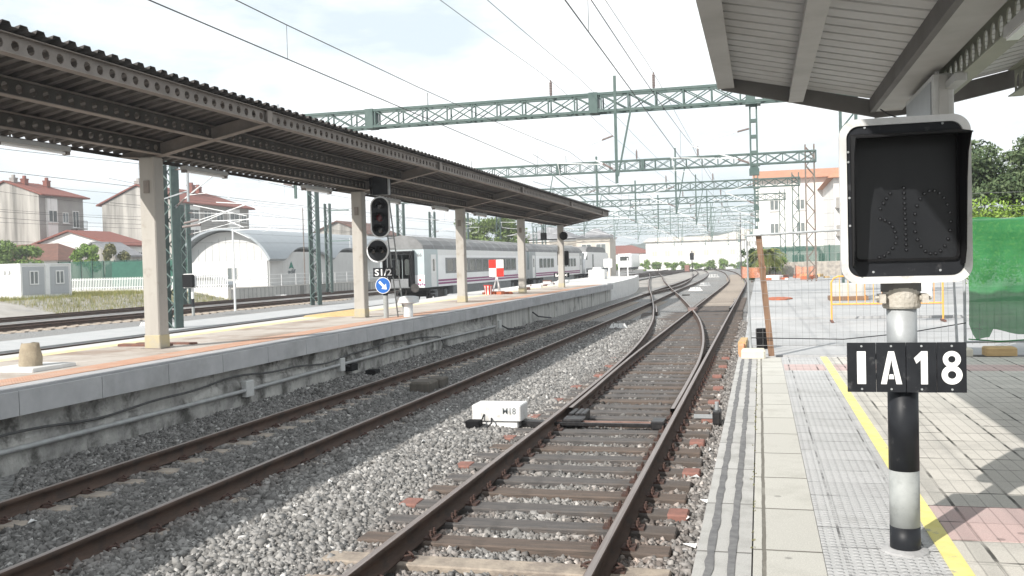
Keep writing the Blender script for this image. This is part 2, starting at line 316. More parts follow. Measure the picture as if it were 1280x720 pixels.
    def lathe(s, prof, cx, cy, mat, n=20, axis='z', z0=0):
        b = len(s.v); k = s.mi(mat)
        for r, h in prof:
            for j in range(n):
                a = 2 * math.pi * j / n; c, d = r * math.cos(a), r * math.sin(a)
                s.v.append((cx + c, cy + d, z0 + h) if axis == 'z' else (cx + c, h, cy + d) if axis == 'y' else (h, cx + c, cy + d))
        for i in range(len(prof) - 1):
            for j in range(n): s.f.append((b + i * n + j, b + i * n + (j + 1) % n, b + (i + 1) * n + (j + 1) % n, b + (i + 1) * n + j)); s.m.append(k)
        s.f.append(tuple(b + j for j in range(n - 1, -1, -1))); s.m.append(k)
        e = b + (len(prof) - 1) * n; s.f.append(tuple(e + j for j in range(n))); s.m.append(k)
    def mesh(s, name, origin=(0, 0, 0)):
        me = bpy.data.meshes.new(name); o = origin
        me.from_pydata([(a - o[0], b - o[1], c - o[2]) for a, b, c in s.v], [], s.f)
        for k in s.mats: me.materials.append(MATS[k])
        me.polygons.foreach_set('material_index', s.m); me.update()
        return me
    def part(s, name, parent, label=None, origin=None, smooth=False):
        # verts are in WORLD coordinates; the part hangs under parent (unrotated Empty or mesh)
        po = wpos(parent); me = s.mesh(name, origin or po)
        if smooth: me.polygons.foreach_set('use_smooth', [True] * len(me.polygons)); setattr(me, 'dummy', 0) if False else None
        ob = bpy.data.objects.new(name, me); COL.objects.link(ob); ob.parent = parent
        if origin: ob.location = Vector(origin) - po
        if label: ob['label'] = label
        return ob
    def thing(s, name, label, cat, origin, group=None):
        ob = bpy.data.objects.new(name, s.mesh(name, origin)); COL.objects.link(ob); ob.location = origin
        ob['label'] = label; ob['category'] = cat; ob['kind'] = 'thing'
        if group: ob['group'] = group
        return ob
    def struct(s, name, kind='structure', label=None, cat=None):
        ob = bpy.data.objects.new(name, s.mesh(name)); COL.objects.link(ob); ob['kind'] = kind
        ob['label'] = label or name.replace('_', ' '); ob['category'] = cat or name.split('_')[-1]
        return ob
def wpos(o):
    p = Vector((0, 0, 0))
    while o: p += o.location; o = o.parent
    return p
def root(name, label, cat, loc=(0, 0, 0), group=None):
    o = bpy.data.objects.new(name, None); COL.objects.link(o); o.location = loc; o.empty_display_size = .2
    o['label'] = label; o['category'] = cat
    o['kind'] = 'thing'
    if group: o['group'] = group
    return o
def dup(o, loc, label=None, parent=None):
    c = o.copy(); COL.objects.link(c)
    if parent is None: c.location = loc
    else: c.parent = parent
    if label: c['label'] = label
    for ch in list(o.children): dup(ch, None, None, c)
    return c
def text_faces(txt, size, bold=0.0):
    cu = bpy.data.curves.new('t', 'FONT'); cu.body = txt; cu.size = size; cu.offset = bold; cu.resolution_u = 3
    ob = bpy.data.objects.new('t', cu); COL.objects.link(ob)
    dg = bpy.context.evaluated_depsgraph_get(); me = bpy.data.meshes.new_from_object(ob.evaluated_get(dg))
    V = [v.co.copy() for v in me.vertices]; F = [tuple(p.vertices) for p in me.polygons]
    bpy.data.objects.remove(ob); bpy.data.curves.remove(cu); bpy.data.meshes.remove(me)
    return V, F
def put_text(mb, txt, cx, cz, y, width, height, mat, axis='-y', bold=0.0):
    V, F = text_faces(txt, 1.0, bold)
    xs = [v.x for v in V]; ys = [v.y for v in V]; x0, x1, y0, y1 = min(xs), max(xs), min(ys), max(ys)
    W = [((v.x - x0) / (x1 - x0) - .5, (v.y - y0) / (y1 - y0) - .5) for v in V]
    if axis == '-y': P = [(cx + a * width, y, cz + b * height) for a, b in W]
    else: P = [(y, cx + a * width, cz + b * height) for a, b in W]     # faces +x
    mb.hull(P, F, mat)
def rrect(x0, x1, z0, z1, r, n=6):
    P = []
    for cx, cz, a0 in ((x1 - r, z1 - r, 0), (x0 + r, z1 - r, 90), (x0 + r, z0 + r, 180), (x1 - r, z0 + r, 270)):
        for i in range(n + 1):
            a = R(a0 + 90 * i / n); P.append((cx + r * math.cos(a), cz + r * math.sin(a)))
    return P
def circ(cx, cz, r, n=24): return [(cx + r * math.cos(2 * math.pi * i / n), cz + r * math.sin(2 * math.pi * i / n)) for i in range(n)]
def spline(pts, step=1.0):
    P = np.array(pts, float); ys = P[:, 1]; out = []
    n = max(2, int((ys[-1] - ys[0]) / step)); yy = np.linspace(ys[0], ys[-1], n + 1)
    # monotone-ish cubic through the points (finite-difference slopes)
    d = np.gradient(P[:, 0], ys); k = np.clip(np.searchsorted(ys, yy) - 1, 0, len(ys) - 2)
    h = ys[k + 1] - ys[k]; t = (yy - ys[k]) / h
    x = (2 * t**3 - 3 * t**2 + 1) * P[k, 0] + (t**3 - 2 * t**2 + t) * h * d[k] + (-2 * t**3 + 3 * t**2) * P[k + 1, 0] + (t**3 - t**2) * h * d[k + 1]
    return np.stack([x, yy], 1)
def fast_mesh(name, V, F, mats, col=None, smooth=False, midx=None):
    V = np.asarray(V, np.float32); F = np.asarray(F, np.int32); k = F.shape[1]
    me = bpy.data.meshes.new(name); me.vertices.add(len(V)); me.vertices.foreach_set('co', V.ravel())
    me.loops.add(F.size); me.loops.foreach_set('vertex_index', F.ravel())
    me.polygons.add(len(F)); me.polygons.foreach_set('loop_start', np.arange(0, F.size, k, dtype=np.int32))
    for m in mats: me.materials.append(MATS[m])
    if midx is not None: me.polygons.foreach_set('material_index', midx)
    if col is not None:
        a = me.color_attributes.new('Col', 'FLOAT_COLOR', 'POINT'); c = np.ones((len(V), 4), np.float32); c[:, :3] = col; a.data.foreach_set('color', c.ravel())
    me.update(); me.validate()
    if smooth: me.polygons.foreach_set('use_smooth', [True] * len(F))
    return me
def link(name, me, **props):
    o = bpy.data.objects.new(name, me); COL.objects.link(o)
    for a, b in props.items(): o[a] = b
    return o

# ================================================================ SETTING
def hs(x, y):   # ballast surface height
    x = np.asarray(x, float)
    z = np.interp(x, [-8.9, -8.1, -7.8, -7.35, -7.2, -5.8, -5.65, -5.1, -4.5, -3.9, -3.4, -2.95, -2.8, -1.4, -1.25, -.75, -.4],
                  [-.15, -.155, -.18, -.185, -.20, -.20, -.185, -.175, -.14, -.165, -.215, -.23, -.235, -.235, -.23, -.235, -.26])
    return z + .015 * np.sin(x * 3.1 + y * 1.7) * np.sin(y * 2.3)
# ground sheet with the raised parking ground and right-hand building site
xs = np.concatenate([np.linspace(-690, -130, 14), np.linspace(-120, -24, 49), np.linspace(-22, 20, 15), np.linspace(30, 490, 18)])
ys = np.concatenate([np.linspace(-55, -10, 6), np.linspace(0, 140, 71), np.linspace(150, 400, 14), np.linspace(450, 945, 10)])
X, Y = np.meshgrid(xs, ys)
def gz(x, y):
    a = np.clip((-x - 41) / 7, 0, 1); a = a * a * (3 - 2 * a)
    b = np.where(y < 66, 1.0, np.clip((y - 70) / 3, 0, 1))
    return -.33 + a * (1.05 if True else 0) + 0 * b
Z = gz(X, Y) + np.where(np.abs(X) > 150, -.3, 0)
n, mcol = X.shape
V = np.stack([X, Y, Z], -1).reshape(-1, 3); idx = np.arange(n * mcol).reshape(n, mcol)
F = np.stack([idx[:-1, :-1], idx[:-1, 1:], idx[1:, 1:], idx[1:, :-1]], -1).reshape(-1, 4)
link('ground', fast_mesh('ground', V, F, ['earth'], smooth=True), kind='structure', label='bare gravelly railway ground', category='ground')
# ballast bed surfaces
def sheet(name, x0, x1, y0, y1, zf, mat, nx, ny, label, kind='structure'):
    X, Y = np.meshgrid(np.linspace(x0, x1, nx), np.linspace(y0, y1, ny)); Z = zf(X, Y)
    V = np.stack([X, Y, Z], -1).reshape(-1, 3); i = np.arange(nx * ny).reshape(ny, nx)
    F = np.stack([i[:-1, :-1], i[:-1, 1:], i[1:, 1:], i[1:, :-1]], -1).reshape(-1, 4)
    return link(name, fast_mesh(name, V, F, [mat], smooth=True), kind=kind, label=label, category='ballast')
sheet('ballast_bed', -8.9, -.36, -4, 240, lambda x, y: hs(x, y) - .02, 'gravel_far', 60, 400, 'grey ballast bed under the two platform tracks')
sheet('rear_ballast_bed', -30, -15.2, -4, 240, lambda x, y: -.19 + 0 * x, 'gravel_far', 8, 120, 'pale ballast bed of the coach track')
sheet('far_ballast_bed', -44, -27.5, -4, 240, lambda x, y: -.20 + .03 * np.sin(y) + np.where(x < -43, -.1, 0), 'gravel_far', 10, 120, 'ballast bed of the far sidings')
b = MB(); b.hull([(-2.9, 49, -.172), (-1.28, 49, -.172), (-1.28, 88, -.172), (-2.85, 88, -.172)], [(0, 1, 2, 3)], 'sand_track')
b.hull([(-2.85, 88, -.172), (-1.28, 88, -.172), (-2.9, 145, -.172), (-5.0, 145, -.172)], [(0, 1, 2, 3)], 'sand_track'); b.struct('sandy_track_bed', label='sandy brown infill between the rails')
# pale concrete path beyond the coach track
b = MB(); b.box(-26.2, -22.6, 5, 140, -.4, -.02, 'slab_pale'); b.struct('concrete_path', label='pale concrete service path')

# ballast stones: real loose stones near the camera
ph = (1 + 5**.5) / 2
ICO = np.array([(-1, ph, 0), (1, ph, 0), (-1, -ph, 0), (1, -ph, 0), (0, -1, ph), (0, 1, ph), (0, -1, -ph), (0, 1, -ph), (ph, 0, -1), (ph, 0, 1), (-ph, 0, -1), (-ph, 0, 1)]) / math.sqrt(1 + ph * ph)
ICF = np.array([(0, 11, 5), (0, 5, 1), (0, 1, 7), (0, 7, 10), (0, 10, 11), (1, 5, 9), (5, 11, 4), (11, 10, 2), (10, 7, 6), (7, 1, 8), (3, 9, 4), (3, 4, 2), (3, 2, 6), (3, 6, 8), (3, 8, 9), (4, 9, 5), (2, 4, 11), (6, 2, 10), (8, 6, 7), (9, 8, 1)])
CUB = np.array([(x, y, z) for x in (-1, 1) for y in (-1, 1) for z in (-1, 1)], float) * .68
CUF = np.array([(0, 1, 3), (0, 3, 2), (4, 6, 7), (4, 7, 5), (0, 4, 5), (0, 5, 1), (2, 3, 7), (2, 7, 6), (0, 2, 6), (0, 6, 4), (1, 5, 7), (1, 7, 3)])
def rocks(px, py, pz, size, col):
    n = len(px)
    q = rng.normal(size=(n, 4)); q /= np.linalg.norm(q, axis=1)[:, None]; a, b_, c, d = q.T
    RM = np.stack([1 - 2 * (c*c + d*d), 2 * (b_*c - a*d), 2 * (b_*d + a*c), 2 * (b_*c + a*d), 1 - 2 * (b_*b_ + d*d), 2 * (c*d - a*b_), 2 * (b_*d - a*c), 2 * (c*d + a*b_), 1 - 2 * (b_*b_ + c*c)], 1).reshape(n, 3, 3)
    sc3 = rng.uniform(.6, 1.25, (n, 1, 3)) * size[:, None, None]
    v = (CUB[None] + rng.normal(0, .27, (n, 8, 3))) * sc3
    v = np.einsum('nij,nkj->nki', RM, v)
    v[:, :, 0] += px[:, None]; v[:, :, 1] += py[:, None]; v[:, :, 2] += pz[:, None]
    F = (CUF[None] + (np.arange(n) * 8)[:, None, None]).reshape(-1, 3)
    return v.reshape(-1, 3), F, np.repeat(col, 8, 0)
def stone_zone(x0, x1, y0, y1, dens):
    n = int((x1 - x0) * (y1 - y0) * dens); return rng.uniform(x0, x1, n), rng.uniform(y0, y1, n)
px, py = [], []
for (y0, y1, dn) in ((4.5, 10, 1900), (10, 16, 1400), (16, 24, 800), (24, 38, 380)):
    a, c = stone_zone(-8.88, -.4, y0, y1, dn); px.append(a); py.append(c)
px = np.concatenate(px); py = np.concatenate(py)
vis = (px > -.9 - .83 * py) ; px, py = px[vis], py[vis]
S1Y0, SP = 6.0, .6
k = np.round((py - S1Y0) / SP); nearT1 = (np.abs(px + 2.1) < 1.36) & (np.abs(py - (S1Y0 + k * SP)) < .135)
divl = spline([(-2.97, 14), (-3.03, 19), (-3.23, 25.3), (-3.56, 30.7), (-3.99, 36), (-4.51, 41.1), (-6.16, 55.7), (-8.8, 77.5), (-12.2, 107), (-15.66, 139), (-19.5, 172)])
onrail = np.zeros(len(px), bool)
for rx in (-2.97, -1.23, -7.37, -5.63): onrail |= np.abs(px - rx) < .085
dx = np.interp(py, divl[:, 1], divl[:, 0]); onrail |= (py > 15) & (np.abs(px - dx) < .09)
k2 = np.round((py - 5.2) / .6); nearT2 = (np.abs(np.abs(px + 6.5) - .62) < .16) & (np.abs(py - (5.2 + k2 * .6)) < .12)
keep = ~(nearT1 | onrail | nearT2); px, py = px[keep], py[keep]
size = rng.gamma(8, .0030, len(px)).clip(.011, .042) * np.where(py > 16, 1.15, 1.0)
pz = hs(px, py) + rng.uniform(-.02, .012, len(px))
g = rng.beta(2.0, 3.6, len(px)) * .36 + .10; g = np.where(rng.random(len(px)) < .02, rng.uniform(.45, .6, len(px)), g)
col = np.stack([g * 1.0, g * .975, g * .94], 1)
rust = np.maximum.reduce([np.exp(-((px - rx) / wd) ** 2) * am for rx, wd, am in ((-2.97, .42, .75), (-1.23, .55, .85), (-7.37, .3, .35), (-5.63, .3, .4))]) * rng.uniform(.2, 1, len(px))
rc = np.stack([g * .82 + .01, g * .62, g * .5], 1); col = col * (1 - rust[:, None]) + rc * rust[:, None]
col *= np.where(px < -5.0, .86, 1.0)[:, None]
oil = np.clip(np.exp(-((py - 16.5) / 4.5) ** 2) * (np.abs(px + 2.1) < 1.0) * 1.1, 0, 1) * rng.uniform(.3, 1, len(px)); col *= (1 - .72 * oil)[:, None]
oil2 = np.exp(-((px + 6.5) / .35) ** 2) * .3 * rng.uniform(0, 1, len(px)); col *= (1 - oil2)[:, None]
V, F, C = rocks(px, py, pz, size, col)
link('ballast', fast_mesh('ballast', V, F, ['stone'], C), kind='stuff', label='loose grey crushed stone ballast around the rails', category='ballast')
# a few stones lying on sleepers / stray
# ---------------------------------------------------------------- right platform
b = MB(); PZ = .70
b.box(-.30, 60, -6, 14.95, -.5, PZ - .03, 'concrete'); b.box(-.30, 60, 14.95, 75, -.5, PZ - .035, 'concrete'); b.struct('platform_body', label='concrete body of the near platform')
b = MB(); b.box(-.35, -.07, -6, 15.2, PZ - .3, PZ, 'kerb_edge'); b.struct('platform_kerb', label='worn concrete kerb at the platform edge')
b = MB(); b.box(-.062, .285, -6, 14.95, PZ - .1, PZ + .001, 'kerb_slab'); b.struct('platform_slabs', label='cream concrete slabs behind the platform kerb')
b = MB(); b.box(.288, .885, -6, 14.95, PZ - .1, PZ + .003, 'tactile_grey'); b.struct('tactile_paving', label='grey studded tactile paving')
b = MB(); b.box(.86, .955, -6, 14.95, PZ - .1, PZ + .008, 'yellow_line'); b.struct('yellow_line', label='yellow safety line painted along the platform')
b = MB(); b.box(.958, 60, -6, 14.95, PZ - .1, PZ + .002, 'tiles'); b.struct('platform_tiles', label='beige tiled platform floor')
b = MB(); b.box(.962, 12, 5.40, 6.12, PZ - .02, PZ + .006, 'tiles_pink'); b.box(.30, .84, 13.2, 13.9, PZ - .02, PZ + .007, 'tiles_pink'); b.box(.97, 4, 13.2, 13.9, PZ - .02, PZ + .006, 'tiles_pink'); b.struct('pink_tile_band', label='bands of pink tiles across the platform')
# two worn dark strips along the kerb
b = MB()
for x0 in (-.275, -.165):
    ysn = np.arange(2.5, 15.1, .11); L_ = [(x0 - .021 + random.uniform(-.006, .006), y) for y in ysn]; R_ = [(x0 + .021 + random.uniform(-.006, .006), y) for y in ysn]
    for i in range(len(ysn) - 1): b.face([(L_[i][0], L_[i][1], PZ + .004), (R_[i][0], R_[i][1], PZ + .004), (R_[i+1][0], R_[i+1][1], PZ + .004), (L_[i+1][0], L_[i+1][1], PZ + .004)], 'tar')
b.struct('kerb_strips', label='two worn dark strips along the platform kerb')
# fresh concrete slab beyond the fence
b = MB(); b.box(-.30, 40, 15.3, 75, PZ - .2, PZ, 'asphalt_pale'); b.box(-.34, 40, 24.0, 75, PZ - .05, PZ + .06, 'asphalt_pale'); b.struct('site_floor', label='pale concrete floor of the building site')
# grass tufts along the kerb joint
def tufts(name, pts, h, n, parent=None, colr=((.1, .13, .03), (.3, .27, .1)), blades=None):
    Vv, Ff, Cc = [], [], []
    for (x, y, z) in pts:
        for i in range(n):
            a = random.uniform(0, 6.28); l = h * random.uniform(.5, 1.2); wv = .004 + h * .02; t = random.random()
            ox, oy = x + random.gauss(0, h * .35), y + random.gauss(0, h * .35); lx, ly = math.cos(a) * l * .45, math.sin(a) * l * .45
            b0 = len(Vv); px_, py_ = -math.sin(a) * wv, math.cos(a) * wv
            Vv += [(ox - px_, oy - py_, z), (ox + px_, oy + py_, z), (ox + lx, oy + ly, z + l)]; Ff.append((b0, b0 + 1, b0 + 2))
            c = [colr[0][i_] * (1 - t) + colr[1][i_] * t for i_ in range(3)]; Cc += [c] * 3
    return fast_mesh(name, Vv, Ff, ['grass'], np.array(Cc))
pts = [(-.066 + random.gauss(0, .006), random.uniform(3.8, 14.5), PZ) for _ in range(60)]
link('kerb_grass', tufts('kerb_grass', pts, .012, 5, colr=((.13, .14, .05), (.3, .27, .15))), kind='stuff', label='small weeds in the joint of the platform kerb', category='grass')

# ---------------------------------------------------------------- left island platform
LZ = .85
b = MB()
b.prism([(-9.0, -4), (-9.0, 58), (-9.35, 66), (-10.1, 78), (-11.4, 91), (-15.6, 91), (-14.8, 50), (-13.1, 25), (-12.95, -4)], -.5, LZ - .02, 'concrete', axis='z'); b.struct('island_platform_body', label='body of the island platform')
b = MB()
y = -4.0
while y < 57.5:       # coping blocks with small gaps
    b.box(-9.38, -8.75, y + .006, y + 1.494, LZ - .30, LZ, 'coping'); y += 1.5
for k_, xx in enumerate((-8.83, -8.90, -8.97)): b.box(xx - .008, xx + .008, -4, 57.5, LZ, LZ + .003, 'tar')
b.struct('island_platform_coping', label='pale concrete coping along the island platform')
b = MB(); b.box(-8.995, -8.93, -4, 31.5, -.5, LZ - .30, 'old_wall'); b.box(-8.995, -8.925, 31.5, 57.6, -.5, LZ - .30, 'streak_wall')
for yy in (31.4, 36.2, 41, 45.8, 50.6, 55.4): b.box(-8.93, -8.86, yy, yy + .25, -.5, LZ - .302, 'streak_wall')
def nz1(y, s): return math.sin(y * 1.3 + s) + .6 * math.sin(y * 3.1 + 2 * s) + .4 * math.sin(y * 7.7 + 3 * s) + .3 * math.sin(y * 15.1 + s)
ny_, nz_ = 560, 20; base_ = len(b.v); kk = b.mi('old_wall')
for i in range(ny_ + 1):
    y = 3 + 28.4 * i / ny_; zl = .27 + .045 * nz1(y, 1.0) + (-.12 if int(y * .83) % 5 == 0 else 0)
    for j in range(nz_ + 1):
        z = -.35 + .90 * j / nz_; led = 1 / (1 + math.exp((z - zl) * 45)); rough = (nz1(y * 2.3 + z * 9, z * 11) * .5 + random.uniform(-1, 1)) * .006
        b.v.append((-8.925 + .055 * led + rough * (1.6 if abs(z - zl) < .12 else .6), y, z))
for i in range(ny_):
    for j in range(nz_): p = base_ + i * (nz_ + 1) + j; b.f.append((p, p + nz_ + 1, p + nz_ + 2, p + 1)); b.m.append(kk)
b.struct('island_platform_wall', label='stained rough face of the island platform')
b = MB(); b.prism([(-8.9, 57.6), (-9.2, 66), (-9.95, 78), (-11.3, 90.9), (-11.6, 90.9), (-10.4, 78), (-9.7, 66), (-9.2, 57.6)], -.45, LZ + .06, 'concrete_white', axis='z'); b.struct('island_platform_end_wall', label='white curved end wall of the island platform')
b = MB(); b.box(-9.98, -9.42, -4, 57.5, LZ - .05, LZ + .004, 'orange_strip'); b.struct('orange_tactile_strip', label='orange tactile strip along the island platform')
b = MB(); b.box(-12.15, -9.985, -4, 57.6, LZ - .05, LZ + .002, 'plat_mid'); b.struct('island_platform_floor', label='unfinished beige floor of the island platform')
b = MB(); b.prism([(-12.5, -4), (-12.15, -4), (-12.15, 57.5), (-12.5, 57.5)], LZ - .05, LZ + .003, 'yellow_old', axis='z')
b.struct('yellow_edge_strip', label='faded yellow strip at the rear edge')
b = MB(); b.prism([(-12.95, -4), (-12.503, -4), (-12.503, 57.5), (-14.9, 57.5), (-14.6, 48), (-13.1, 25)], LZ - .05, LZ + .0035, 'plat_white', axis='z')
b.prism([(-9.4, 57.6), (-9.75, 66), (-10.45, 78), (-11.65, 90.9), (-15.5, 90.9), (-14.9, 57.6)], LZ - .05, LZ + .004, 'plat_white', axis='z'); b.struct('pale_platform_edging', label='pale concrete edging of the island platform')

# ================================================================ RAILS
PROF = [(-.075, -.172), (.075, -.172), (.075, -.16), (.014, -.142), (.009, -.06), (.036, -.044), (.036, -.008), (.028, 0), (-.028, 0), (-.036, -.008), (-.036, -.044), (-.009, -.06), (-.014, -.142), (-.075, -.16)]
def rail(path, label, dz=0.0, group='running rails', top='rail_top', name='rail'):
    P = np.asarray(path, float); d = np.gradient(P, axis=0); d /= np.linalg.norm(d, axis=1)[:, None]; nx_, ny_ = d[:, 1], -d[:, 0]
    n = len(P); m_ = len(PROF); V = np.zeros((n, m_, 3)); o = (P[0, 0], P[0, 1], -.172)
    for j, (a, z) in enumerate(PROF):
        V[:, j, 0] = P[:, 0] + nx_ * a - o[0]; V[:, j, 1] = P[:, 1] + ny_ * a - o[1]; V[:, j, 2] = z + dz - o[2]
    i = np.arange(n * m_).reshape(n, m_); j2 = np.roll(np.arange(m_), -1)
    F = np.stack([i[:-1], i[1:], i[1:][:, j2], i[:-1][:, j2]], -1).reshape(-1, 4)
    mid = np.tile(np.where(np.arange(m_) == 7, 1, 0), n - 1).astype(np.int32)
    F = np.concatenate([F]); me = fast_mesh(name, V.reshape(-1, 3), F, ['rail_rust', top], midx=mid)
    ob = link(name, me, label=label, category='rail', group=group); ob.location = o
    return ob
def line(x, y0, y1, st=4.0):
    n = max(2, int((y1 - y0) / st)); return np.stack([np.full(n + 1, x), np.linspace(y0, y1, n + 1)], 1)
farL = spline([(-2.97, 41), (-2.97, 60), (-2.97, 80), (-3.05, 95), (-4.0, 124), (-7.8, 190), (-16, 260)], 2)
farR = farL + np.array([1.74, 0])
rail(np.concatenate([line(-2.97, -3, 14), divl[1:]]), 'left stock rail of the near track, curving off left at the points')
rail(np.concatenate([line(-1.23, -3, 40), farR[1:]]), 'right hand rail beside the near platform kerb', .001)
rail(np.concatenate([spline([(-2.865, 14.2), (-2.885, 16), (-2.93, 19), (-2.965, 23), (-2.97, 26), (-2.97, 40)]), farL[1:]]), 'straight switch blade rail of the near track, greasy at its tip', .004)
dvr = divl[divl[:, 1] > 21] + np.array([1.74, 0])
rail(np.concatenate([spline([(-1.308, 14.2), (-1.31, 17), (-1.33, 20.5)]), dvr]), 'curved inner rail diverging left and crossing the straight rail', .007)
t2L = np.concatenate([line(-7.37, -3, 40), spline([(-7.37, 40), (-7.5, 55), (-7.75, 72), (-7.8, 90), (-8.2, 114), (-9.79, 155), (-13.2, 204), (-20, 270)], 2)[1:]])
rail(t2L, 'left rail of the shaded track beside the island platform', -.002)
rail(t2L + np.array([1.74, 0]), 'right rail of the shaded track beside the island platform', -.002)
for xx, nm, lab in ((-21.67, 0, 'near rail of the coach track behind the island platform'), (-19.93, 0, 'far rail of the coach track behind the island platform')):
    rail(line(xx, 5, 240), lab)
for xx, lab in ((-32.6, 'nearest rusty rail of the far sidings'), (-34.34, 'second rusty rail of the far sidings'), (-39.1, 'third rusty rail of the far sidings'), (-40.84, 'rusty rail of the far sidings next to the grass')):
    rail(line(xx, 10, 200), lab, .03, top='rail_worn', group='rusty siding rails')
for pts_, lab in (([(-19.95, 100), (-18.6, 140), (-15.4, 190), (-13.2, 240)], 'rail of the track curving in from the coach track, left one'), ([(-24.4, 110), (-20.4, 170), (-17.4, 240)], 'rail of the outermost track curving in at the far throat, left one')):
    p_ = spline(pts_, 3); rail(p_, lab, -.004, group='rails of the far throat'); rail(p_ + np.array([1.74, 0]), lab.replace('left one', 'right one'), -.004, group='rails of the far throat')
p_ = spline([(-7.66, 64), (-7.2, 72), (-6.9, 82), (-7.3, 100), (-8.6, 125), (-11.6, 170)], 2); rail(p_, 'curved closure rail between the shaded track and the crossover', -.006, group='rails of the far throat')
# check rails
rail(spline([(-1.36, 44), (-1.33, 46), (-1.33, 52), (-1.40, 54)]), 'short check rail inside the right hand rail', .003, group='check rails')
o2 = divl + np.array([.13, 0]); o2 = o2[(o2[:, 1] > 40) & (o2[:, 1] < 48)]; rail(o2, 'short check rail inside the diverging stock rail', .009, group='check rails')
b = MB()   # crossing block where the rails meet
b.prism([(-3.07, 42.0), (-2.87, 42.0), (-2.84, 44.6), (-3.3, 44.6)], -.12, .012, 'rail_worn', axis='z'); b.thing('rail_crossing', 'cast crossing piece where the diverging rail cuts the straight rail', 'rail crossing', (-3, 43, -.12))

# ---------------------------------------------------------------- sleepers
def clip_mb(x, y, side, mat='clip_rust'):
    c = MB(); s_ = side; z = -.16
    c.tube([(x, y - .05, z), (x + s_ * .035, y - .055, z + .03), (x + s_ * .075, y - .03, z + .035), (x + s_ * .09, y, z + .012), (x + s_ * .06, y + .03, z + .03), (x + s_ * .02, y + .05, z + .035), (x, y + .05, z + .005)], .011, mat, 6)
    c.box(x - .02, x + .10, y - .06, y + .06, z - .02, z - .004, mat); return c
def bolt_mb(x, y):
    c = MB(); c.box(x - .06, x + .06, y - .075, y + .075, -.172, -.15, 'clip_rust')
    for yy in (-.045, .045): c.lathe([(.02, -.15), (.02, -.125), (.012, -.122), (.012, -.09)], x, y + yy, 'clip_rust', 6)
    return c
SLW = [('sleeper_dark', 'dark worn timber sleeper under the near track'), ('sleeper_rust', 'rust stained brown timber sleeper under the near track'), ('sleeper_pale', 'pale cracked concrete sleeper at the near end of the track')]
protos = {}
def make_sleeper(key, x0, x1, y, mat, label, clips, group, cap=0):
    if key in protos:
        o = dup(protos[key], (-2.1, y, -.30 + random.uniform(-.006, .004))); o['label'] = label; o.rotation_euler.z = R(random.uniform(-.7, .7)); return o
    c = MB(); c.cbox(x0, x1, y - .125, y + .125, -.30, -.172, .012, mat)
    o = c.thing('sleeper', label, 'sleeper', (-2.1, y, -.30), group)
    if clips:
        for rx in (-2.97, -1.23):
            for sd in (-1, 1):
                (bolt_mb(rx + sd * .125, y) if mat != 'sleeper_pale' else clip_mb(rx + sd * .08, y, sd)).part('rail_clip', o)
    if cap:
        for sd in (([-1, 1])):
            if sd == -1 and cap in (1, 3): xa = x0 - .012; q = MB(); q.cbox(xa, xa + .20, y - .129, y + .129, -.30, -.163, .015, 'plate_red'); q.part('end_plate', o, 'rusty red end plate on the sleeper')
            if sd == 1 and cap in (2, 3): xa = x1 + .012; q = MB(); q.cbox(xa - .20, xa, y - .129, y + .129, -.30, -.163, .015, 'plate_red'); q.part('end_plate', o, 'rusty red end plate on the sleeper')
    protos[key] = o
    return o
i = 0; y = S1Y0
while y < 60:
    pale = y < 7.5; mat, lab = SLW[2] if pale else SLW[1 if (i % 7 in (3, 6)) else 0]
    cap = 0 if pale or y > 24 or i < 5 else 3 if i % 3 == 2 else 0
    left = -3.52; rights = -.76
    if y > 22: left = -3.52 + float(np.interp(y, divl[:, 1], divl[:, 0]) + 2.97)
    if y > 44: left = -3.42
    j = random.randint(0, 2)
    key = (mat, cap, y < 24, j if y < 22 else round(left, 2))
    make_sleeper(key, left + (j - 1) * .07, rights + (1 - j) * .05, y, mat, {0: lab, 1: lab + ', red plate on its left end', 2: lab + ', red plate on its kerb end', 3: lab + ', red plates on both ends'}[cap], y < 24, 'sleepers of the near track', cap)
    i += 1; y += SP
# twin block sleepers of the shaded track
c = MB(); y = 5.2
for sx in (-1, 1): c.cbox(-6.5 + sx * .42 if sx > 0 else -7.75, -5.25 if sx > 0 else -6.5 + sx * .42, y - .115, y + .115, -.34, -.172, .02, 'concrete_block')
c.box(-6.95, -6.05, y - .04, y + .04, -.30, -.24, 'concrete_block')
ts = c.thing('sleeper', 'twin block concrete sleeper half buried under the shaded track', 'sleeper', (-6.5, y, -.34), 'half buried sleepers of the shaded track')
for rx in (-7.37, -5.63):
    for sd in (-1, 1): clip_mb(rx + sd * .08, y, sd).part('rail_clip', ts)
y += .6
ts2 = None
while y < 56:
    if y < 24: dup(ts, (-6.5, y, -.34))
    else:
        if ts2 is None: ts2 = ts.copy(); COL.objects.link(ts2); ts2.location = (-6.5, y, -.34)
        else: k_ = ts2.copy(); COL.objects.link(k_); k_.location = (-6.5, y, -.34)
    y += .6
# sidings: short pale stub ends show
c = MB(); c.cbox(-34.8, -31.5, 22 - .13, 22 + .13, -.22, -.145, .02, 'sleeper_pale')
ss = c.thing('sleeper', 'pale sleeper end sticking out of the far siding', 'sleeper', (-33.4, 22, -.22), 'sleepers of the far siding')
for q in range(1, 60): k_ = ss.copy(); COL.objects.link(k_); k_.location = (-33.4, 22 + q * .8, -.22)

# ================================================================ ISLAND CANOPY (left)
def rz(x): return 5.11 + .20 * (x + 8.4)
POSTS = [-3.35, 5.95, 15.2, 24.5, 33.8, 43.1, 52.2]; CY0, CY1 = -6.0, 54.2
can = root('platform_canopy', 'long brown steel canopy on cream posts over the island platform', 'canopy', (-10.9, 15.2, LZ))
